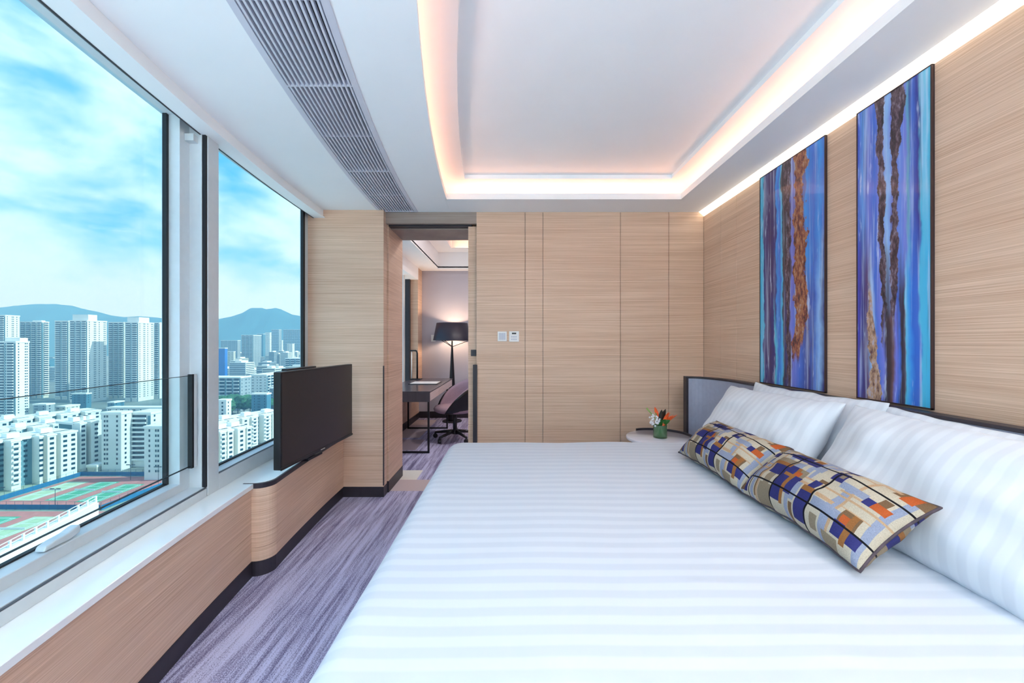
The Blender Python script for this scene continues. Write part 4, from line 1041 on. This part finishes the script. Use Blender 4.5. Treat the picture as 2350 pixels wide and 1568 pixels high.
# white estate slabs: wings with windows of their own, deep recesses between them with shade painted in
def winmesh():
    me = bpy.data.meshes.new('estate_window'); m = MB().box(0, .16, -.85, .85, 0, 1.35)
    me.from_pydata(m.v, [], m.f); me.materials.append(WINM); me.update(); return me
WME = winmesh()
def estate(label, xref, Y, yaw, ytop, wings, depth=16, recess=7, group='white estate slabs', wide=None, fl=2.9, single=True, zlow=GZ+2):
    a = R(yaw); u = Vector((math.cos(a), math.sin(a))); v = Vector((-math.sin(a), math.cos(a)))
    E = Vector((PX(xref, Y), Y)); zt = EYE-(ytop-HOR)/F*Y
    ss = [tuple(ray_s(E, v, q) for q in w_[:2]) for w_ in wings]
    s0 = min(min(q) for q in ss); s1 = max(max(q) for q in ss)
    cpt = E+v*(s0+s1)/2-u*depth/2
    th = thing('estate_block', label, 'building', (cpt.x, cpt.y, GZ), group)
    def pl(t0, t1, d0, d1): return [tuple(E+v*t0-u*d0), tuple(E+v*t1-u*d0), tuple(E+v*t1-u*d1), tuple(E+v*t0-u*d1)]
    MB().prism(pl(s0+1, s1-1, recess, depth+recess), GZ, zt-.6).build('main_block', CONC_SHADE, th)
    rsl = MB().prism(pl(s0-.5, s1+.5, recess-1, depth+recess), zt-.6, zt+.9).build('roof_slab', ROOF, th)
    for k in range(3):
        q = s0+(s1-s0)*(.15+.3*k); MB().prism(pl(q, q+5, recess+3, recess+8), zt+.9, zt+3.4).build('roof_house', ROOF, rsl)
    rec = MB()
    tt = s0+2
    for (t0, t1), w_ in zip(ss, wings):
        spec = w_[2] if len(w_) > 2 else 'w'
        wg = MB().prism(pl(t0, t1, 0, recess+1), GZ, zt).build('wing', CONC, th)
        MB().prism(pl(t0-.3, t1+.3, -.3, recess+1), zt, zt+.9).build('wing_roof', ROOF, wg)
        ww = t1-t0; nc = 1 if ww < 6 else (2 if ww < 13 else 3)
        bal = MB()
        for c in range(nc):
            tc_ = t0+ww*(c+.5)/nc; z = zt-fl
            while z > zlow:
                if spec == 'b':
                    bal.prism(pl(tc_-ww/nc*.40, tc_+ww/nc*.40, -1.1, 0), z-.1, z+.95)
                o = bpy.data.objects.new('window', WME); COL.objects.link(o); o.parent = wg
                p_ = E+v*tc_; o.location = (p_.x-cpt.x, p_.y-cpt.y, z+.7-GZ); o.rotation_euler = (0, 0, a); z -= fl
        if bal.f: tag(bal.build('balcony_rows', BALC, wg), kind='stuff')
    z = zt-fl                                        # windows at the back of the recesses
    while z > zlow:
        t_ = s0+3
        while t_ < s1-2:
            rec.prism(pl(t_, t_+1.5, recess-.1, recess+.1), z+.7, z+2.0); t_ += 4.5
        z -= fl
    tag(rec.build('recess_windows', WINM, th), kind='stuff')
    return th
estate('white estate slab nearest the tennis courts at the left', 177, 244, -16, 991, [(-95,-55),(-38,-8),(26,48,'b'),(91,98),(109,129),(140,177)], group='white estate slabs by the courts')
estate('short white estate slab just past the end of the courtside slab', 233, 262, -16, 967, [(184,198),(209,233)], group='white estate slabs by the courts')
estate('white estate slab stepping up behind the courtside slab', 176, 292, -16, 969, [(-60,-20),(0,18),(38,50,'b'),(76,112),(122,150),(160,176)], group='white estate slabs by the courts')
estate('white estate slab at the back whose roof meets the tower bases', 250, 330, -22, 941, [(-20,20),(40,75),(90,120),(140,180),(196,232)], group='white estate slabs by the courts')
# shaded slabs turned the other way
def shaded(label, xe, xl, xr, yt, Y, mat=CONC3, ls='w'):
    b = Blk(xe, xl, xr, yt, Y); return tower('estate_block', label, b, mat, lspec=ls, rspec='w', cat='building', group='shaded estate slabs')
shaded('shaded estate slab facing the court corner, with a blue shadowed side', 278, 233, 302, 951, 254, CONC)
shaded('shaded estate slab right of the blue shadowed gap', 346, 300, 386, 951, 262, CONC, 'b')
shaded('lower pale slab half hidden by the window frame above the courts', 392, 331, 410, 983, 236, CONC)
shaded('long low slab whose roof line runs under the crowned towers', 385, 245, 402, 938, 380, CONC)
# right pane, near
estate('white estate slab in the lower left of the narrow window', 577, 262, -26, 981, [(470,500),(506,519,'b'),(523,536),(546,563),(567,577)], group='white estate slabs in the narrow window')
estate('white estate slab behind, running to the television', 660, 340, -26, 946, [(500,520),(527,548),(556,572),(578,592,'b'),(606,622,'b'),(626,640),(645,660)], group='white estate slabs in the narrow window')
tower('low_block', 'little white block beside the trees in the narrow window', Blk(519, 498, 522, 921, 330), CONC, lspec='w', rspec='w', cat='building')
tower('low_block', 'long grey banded block above the trees', Blk(552, 470, 576, 868, 480), CONC3, fl=4.2, lspec='b', rspec='w', cat='building')
tower('low_block', 'white block with a curved stack of balconies next to the television', Blk(612, 576, 660, 862, 560), CONC, fl=4, lspec='w', rspec='b', cat='building')
tower('low_block', 'teal low building behind the trees by the television', Blk(612, 577, 622, 906, 430), TEALB, lspec='w', rspec='n', cat='building')
tower('low_block', 'green grey low block at the television edge', Blk(640, 618, 668, 892, 450), CONC3, lspec='w', rspec='w', cat='building')
far = [('tall dark green tower with bands, tallest in the narrow window', 581, 554, 600, 770, 1000, CONC3, 'b'),
 ('pale blue stepped tower on the left of the narrow window', 545, 507, 552, 782, 1150, CONC3, 'w'),
 ('bright blue clad tower against the window mullion', 516, 496, 522, 800, 700, BLUEB, 'n'),
 ('slim teal tower right behind the banded tower', 604, 590, 609, 767, 1350, TEALB, 'w'),
 ('pale tower between the teal and the grey towers', 619, 608, 623, 764, 1500, CONC, 'w'),
 ('grey twin tower under the mountain', 640, 623, 646, 757, 1700, CONC3, 'b'),
 ('very thin white tower', 647, 643, 648, 782, 1300, CONC, 'n'),
 ('broad teal tower block at the right end of the skyline', 690, 650, 712, 757, 1600, TEALB, 'b'),
 ('pale mid height tower in front of the broad teal block', 671, 659, 676, 790, 1100, CONC, 'w'),
 ('teal office block low at the right edge of the window', 690, 655, 712, 824, 720, TEALB, 'b'),
 ('grey shoulder block below the blue stepped tower', 536, 522, 540, 808, 900, CONC2, 'w')]
for lab, xe, xl, xr, yt, Y, mt, ls in far:
    tower('city_tower', lab, Blk(xe, xl, xr, yt, Y), mt, fl=3.6, lspec=ls, rspec='w' if ls != 'n' else 'n', group='distant towers in the narrow window', zlow=-60)
TAKEN = []
for o in list(COL.objects):                          # keep the low rise clear of the named blocks
    if o.type == 'MESH' and o.name.split('.')[0] in ('block', 'main_block', 'wing', 'crown') and o.parent:
        p0 = wloc(o.parent); q = [(v_.co.x+p0.x, v_.co.y+p0.y) for v_ in o.data.vertices]
        TAKEN.append((min(a for a, _ in q)-3, max(a for a, _ in q)+3, min(c for _, c in q)-3, max(c for _, c in q)+3))
def free(x0, x1, y0, y1):
    if any(x0 < b1 and x1 > b0 and y0 < b3 and y1 > b2 for b0, b1, b2, b3 in TAKEN): return False
    TAKEN.append((x0-2, x1+2, y0-2, y1+2)); return True
n_low = 0
for k in range(400):
    if n_low >= 70: break
    Y = rc.uniform(560, 1500); px_ = rc.uniform(505, 700); w = rc.uniform(14, 34); h = rc.uniform(14, 46)*(1 if Y < 1000 else 1.3)
    x = PX(px_, Y); d_ = rc.uniform(12, 26)
    if not free(x-w/2, x+w/2, Y, Y+d_): continue
    n_low += 1
    o = thing('low_rise', 'small pale low rise block in the dense distant quarter of the narrow window', 'building', (x, Y, GZ), 'distant low rise blocks')
    box(x-w/2, x+w/2, Y, Y+d_, GZ, GZ+h).build('block', rc.choice((CONC, CONC, CONC2, CONC3)), o)
    m = MB(); z = GZ+h-3
    while z > GZ+2: m.box(x-w/2+1, x+w/2-1, Y-.15, Y, z, z+1.3); m.box(x+w/2, x+w/2+.15, Y+1, Y+d_-1, z, z+1.3); z -= 3.4
    tag(m.build('window_rows', WINM, o), kind='stuff')
    box(x-w/5, x+w/6, Y+3, Y+d_-3, GZ+h, GZ+h+3).build('roof_house', ROOF, o)
for k in range(40):
    Y = rc.uniform(620, 1300); px_ = rc.uniform(-60, 380); w = rc.uniform(20, 40); h = rc.uniform(20, 60); x = PX(px_, Y)
    if not free(x-w/2, x+w/2, Y, Y+20): continue
    o = thing('low_rise', 'pale low rise block glimpsed between the white towers', 'building', (x, Y, GZ), 'low rise blocks between the towers')
    box(x-w/2, x+w/2, Y, Y+20, GZ, GZ+h).build('block', rc.choice((CONC, CONC2, CONC3, TEALB)), o)
    m = MB(); z = GZ+h-3
    while z > GZ+2: m.box(x-w/2+1, x+w/2-1, Y-.15, Y, z, z+1.3); z -= 3.4
    tag(m.build('window_rows', WINM, o), kind='stuff')

# trees
CROWN = pmat('tree_foliage', C(50, 100, 62), .9, var=.45, scale=.5)
TRUNK = pmat('tree_bark', C(80, 66, 54), .9, var=.2)
def blob(c, r, seed, sub=3):
    bm = bmesh.new(); bmesh.ops.create_icosphere(bm, subdivisions=sub, radius=1)
    vs = []; 
    for v_ in bm.verts:
        d = v_.co.copy(); k = 1+.32*noise.noise(d*1.7+Vector((seed, 0, 0)))+.16*noise.noise(d*4.5+Vector((0, seed, 0)))
        vs.append((c[0]+d.x*r*k, c[1]+d.y*r*k, c[2]+d.z*r*.8*k))
    fs = [tuple(v_.index for v_ in f_.verts) for f_ in bm.faces]; bm.free(); return vs, fs
for k, (px_, yt, Y, r) in enumerate(((508,908,452,9),(520,913,440,8),(533,906,456,10),(546,905,458,10),(560,907,452,10),(574,908,450,9),(588,911,446,9),(600,914,442,8),(612,912,448,8),(526,924,425,6))):
    p_ = P(px_, yt, Y)
    o = thing('tree', 'rounded dark green tree in the belt behind the estate roofs', 'tree', (p_.x, p_.y, GZ), 'tree belt in the narrow window')
    m = MB(); v_, f_ = blob((p_.x, p_.y, p_.z-r*.8), r, k*3.1); m.add(v_, f_, False); m.build('crown', CROWN, o)
    MB().tube([(p_.x, p_.y, GZ), (p_.x, p_.y, p_.z-r)], [.5, .3], 7).build('trunk', TRUNK, o)

# tennis courts
RED = pmat('red_court_surround', C(196, 122, 112), .9, var=.12, scale=.3)
GREEN = pmat('green_court', C(84, 160, 122), .9, var=.08, scale=.3)
PALEG = pmat('pale_green_court', C(176, 190, 150), .9, var=.1, scale=.3)
LINEM = pmat('white_line', C(240, 240, 236), .8, var=.02)
FENCEB = pmat('blue_windscreen', C(20, 100, 140), .7, var=.15, scale=.5)
POSTM = pmat('fence_post', C(60, 76, 84), .6, var=.1)
CT = GZ+.3
struct(box(-330, -100, 120, 250, GZ, CT-.05).build('terrace', pmat('terrace_paving', C(150, 160, 140), .9, var=.2, scale=.1)), 'paved ground around the tennis courts', 'ground')
def court_pad(name, lab, x0, x1, y0, y1, courts):
    th = thing(name, lab, 'tennis court', ((x0+x1)/2, (y0+y1)/2, CT-.05))
    box(x0, x1, y0, y1, CT-.05, CT).build('surround', RED, th)
    for (a, b_, c, d, mt) in courts:
        s_ = box(a, b_, c, d, CT, CT+.03).build('playing_area', mt, th)
        m = MB(); w = .12; z0, z1 = CT+.03, CT+.045
        for x in (a+1, b_-1, a+2.4, b_-2.4): m.box(x-w, x+w, c+1.5, d-1.5, z0, z1)
        for y in (c+1.5, d-1.5, c+(d-c)*.28, c+(d-c)*.72): m.box(a+1, b_-1, y-w, y+w, z0, z1)
        m.build('court_lines', LINEM, s_)
        y = (c+d)/2; n_ = MB().box(a+.5, b_-.5, y-.05, y+.05, CT+.03, CT+1.0); n_.build('net', LINEM, s_)
    return th
court_pad('tennis_courts', 'upper tennis courts with two green courts on a red surround', -262, -200, 195, 242, [(-241,-229,205,233,GREEN),(-223,-211,203,229,GREEN),(-259,-247,205,233,PALEG)])
court_pad('tennis_courts', 'lower tennis courts cut off by the left edge of the window', -262, -196, 150, 192, [(-241,-229,158,186,GREEN),(-223,-211,160,186,PALEG),(-258,-246,158,186,PALEG)])
def fence(lab, a, b_, h=4.0):
    a = Vector(a); b_ = Vector(b_); th = thing('court_fence', lab, 'fence', (a.x, a.y, GZ), 'court fences')
    MB().bar((a.x, a.y, CT+1.3), (b_.x, b_.y, CT+1.3), .1, 2.4).build('windscreen', FENCEB, th)
    n = max(2, int((b_-a).length/4))
    for k in range(n+1):
        p_ = a.lerp(b_, k/n); MB().tube([(p_.x, p_.y, GZ), (p_.x, p_.y, CT+h)], .07, 6).build('post', POSTM, th)
    MB().tube([(a.x, a.y, CT+h), (b_.x, b_.y, CT+h)], .05, 6).build('top_rail', POSTM, th)
fence('blue screened fence between the upper and lower courts', (-263, 194), (-200, 193.5))
fence('blue screened fence along the estate side of the upper courts', (-263, 194), (-263, 243))
fence('blue screened fence at the far end of the upper courts', (-263, 243), (-196, 243))
fence('blue screened fence along the near side of the lower courts', (-262, 149), (-196, 151))
fence('blue screened fence on the viewer side of the upper courts', (-199, 193), (-196, 243))
for k, (x, y) in enumerate(((-256, 199), (-226, 197), (-226, 236), (-206, 232), (-240, 154), (-212, 157))):
    th = thing('floodlight_pole', ('floodlight pole at the near left corner of the upper courts', 'floodlight pole between the green courts at the near fence', 'floodlight pole between the green courts at the far end',
        'floodlight pole at the far right of the upper courts', 'floodlight pole at the left of the lower courts', 'floodlight pole at the right of the lower courts')[k], 'floodlight', (x, y, GZ), 'court floodlights')
    MB().tube([(x, y, GZ), (x, y, CT+9)], [.14, .09], 8).build('pole', POSTM, th)
    for s_ in (-1, 1): box(x+s_*1.6-.9, x+s_*1.6+.9, y-.25, y+.25, CT+8.8, CT+9.2).build('lamp_head', POSTM, th)
    MB().bar((x-1.6, y, CT+8.8), (x+1.6, y, CT+8.8), .12, .12).build('cross_arm', POSTM, th)
tower('pavilion', 'small cream pavilion at the far corner of the courts', Blk(222, 200, 240, 1072, 252), CONC2, lspec='w', rspec='n', cat='building')
# white podium parapet nearest the window
pd = thing('podium', 'white podium parapet with railing closest below the window', 'building', (-170, 150, GZ))
pa = [(-168, 118), (-186, 178)]
for off, z0, z1, nm, mt in ((0, GZ, -70, 'wall', ROOF), (-1.2, -70, -69.4, 'coping', ROOF)):
    MB().bar((pa[0][0]+off, pa[0][1], (z0+z1)/2), (pa[1][0]+off, pa[1][1], (z0+z1)/2), 2.0 if nm == 'wall' else 3, z1-z0).build(nm, mt, pd)
for k in range(13):
    q = k/12; x = pa[0][0]+(pa[1][0]-pa[0][0])*q; y = pa[0][1]+(pa[1][1]-pa[0][1])*q
    box(x-.3, x+.3, y-.3, y+.3, -69.4, -67.0).build('post', ROOF, pd)
for z in (-67.0, -68.2): MB().bar((pa[0][0], pa[0][1], z), (pa[1][0], pa[1][1], z), .18, .25).build('rail', ROOF, pd)

# mountains
HILL = pmat('hazy_wooded_hill', C(44, 96, 112), .95, var=.2, scale=.006, detail=6)  # blue of the distant haze is mixed into the hill colour
def hill(lab, prof, Y):
    m = MB(); rows = []; fr = (-1.0, -.62, -.3, -.1, 0, .35, 1.0)
    pts = []
    for (x0, y0), (x1, y1) in zip(prof, prof[1:]):
        for k in range(6): pts.append((x0+(x1-x0)*k/6, y0+(y1-y0)*k/6))
    pts.append(prof[-1])
    for i, (x, y) in enumerate(pts):
        top = P(x, y, Y); col_ = []
        for f_ in fr:
            hgt = {-1.0: 0, -.62: .28, -.3: .62, -.1: .9, 0: 1, .35: .6, 1.0: 0}[f_]
            jit = noise.noise(Vector((x*.02, f_*3, 1)))*.12*(1-abs(2*hgt-1)) if f_ not in (0,) else 0
            yy = Y+f_*700; col_.append((top.x*(yy/Y)*.5+top.x*.5, yy, GZ+(top.z-GZ)*(hgt+jit)+(2.5*noise.noise(Vector((x*.3, 7, 0))) if f_ == 0 else 0)))
        rows.append(col_)
    n = len(fr); vs = [p_ for r_ in rows for p_ in r_]
    fs = [(i*n+j, (i+1)*n+j, (i+1)*n+j+1, i*n+j+1) for i in range(len(rows)-1) for j in range(n-1)]
    m.add(vs, fs, True); return tag(m.build('mountain', HILL), lab, 'mountain')
hill('long wooded mountain ridge behind the white towers', [(-160,745),(-90,722),(-40,712),(0,706),(35,702),(78,698),(130,698),(165,702),(200,711),(225,716),(255,724),(285,728),(320,726),(360,729),(385,732)], 2900)
hill('wooded mountain with a peaked ridge behind the narrow window skyline', [(470,741),(503,732),(530,727),(555,719),(572,709),(577,707),(602,707),(611,710),(632,707),(645,710),(670,722),(692,726),(730,740),(800,752),(900,765)], 3100)

# summer haze lying over the city
hz = bpy.data.materials.new('summer_haze'); hz.use_nodes = True; nt = hz.node_tree; nt.nodes.clear()
ho = nt.nodes.new('ShaderNodeOutputMaterial'); hs = nt.nodes.new('ShaderNodeVolumeScatter')
hs.inputs['Color'].default_value = (.30, .64, 1.0, 1); hs.inputs['Density'].default_value = .00046; hs.inputs['Anisotropy'].default_value = .0
nt.links.new(hs.outputs[0], ho.inputs['Volume'])
hb_ = box(-5000, -60, 100, 2300, GZ+.5, 420).build('haze', hz)
tag(hb_, 'thin blue summer haze over the distant city', 'haze', kind='stuff')
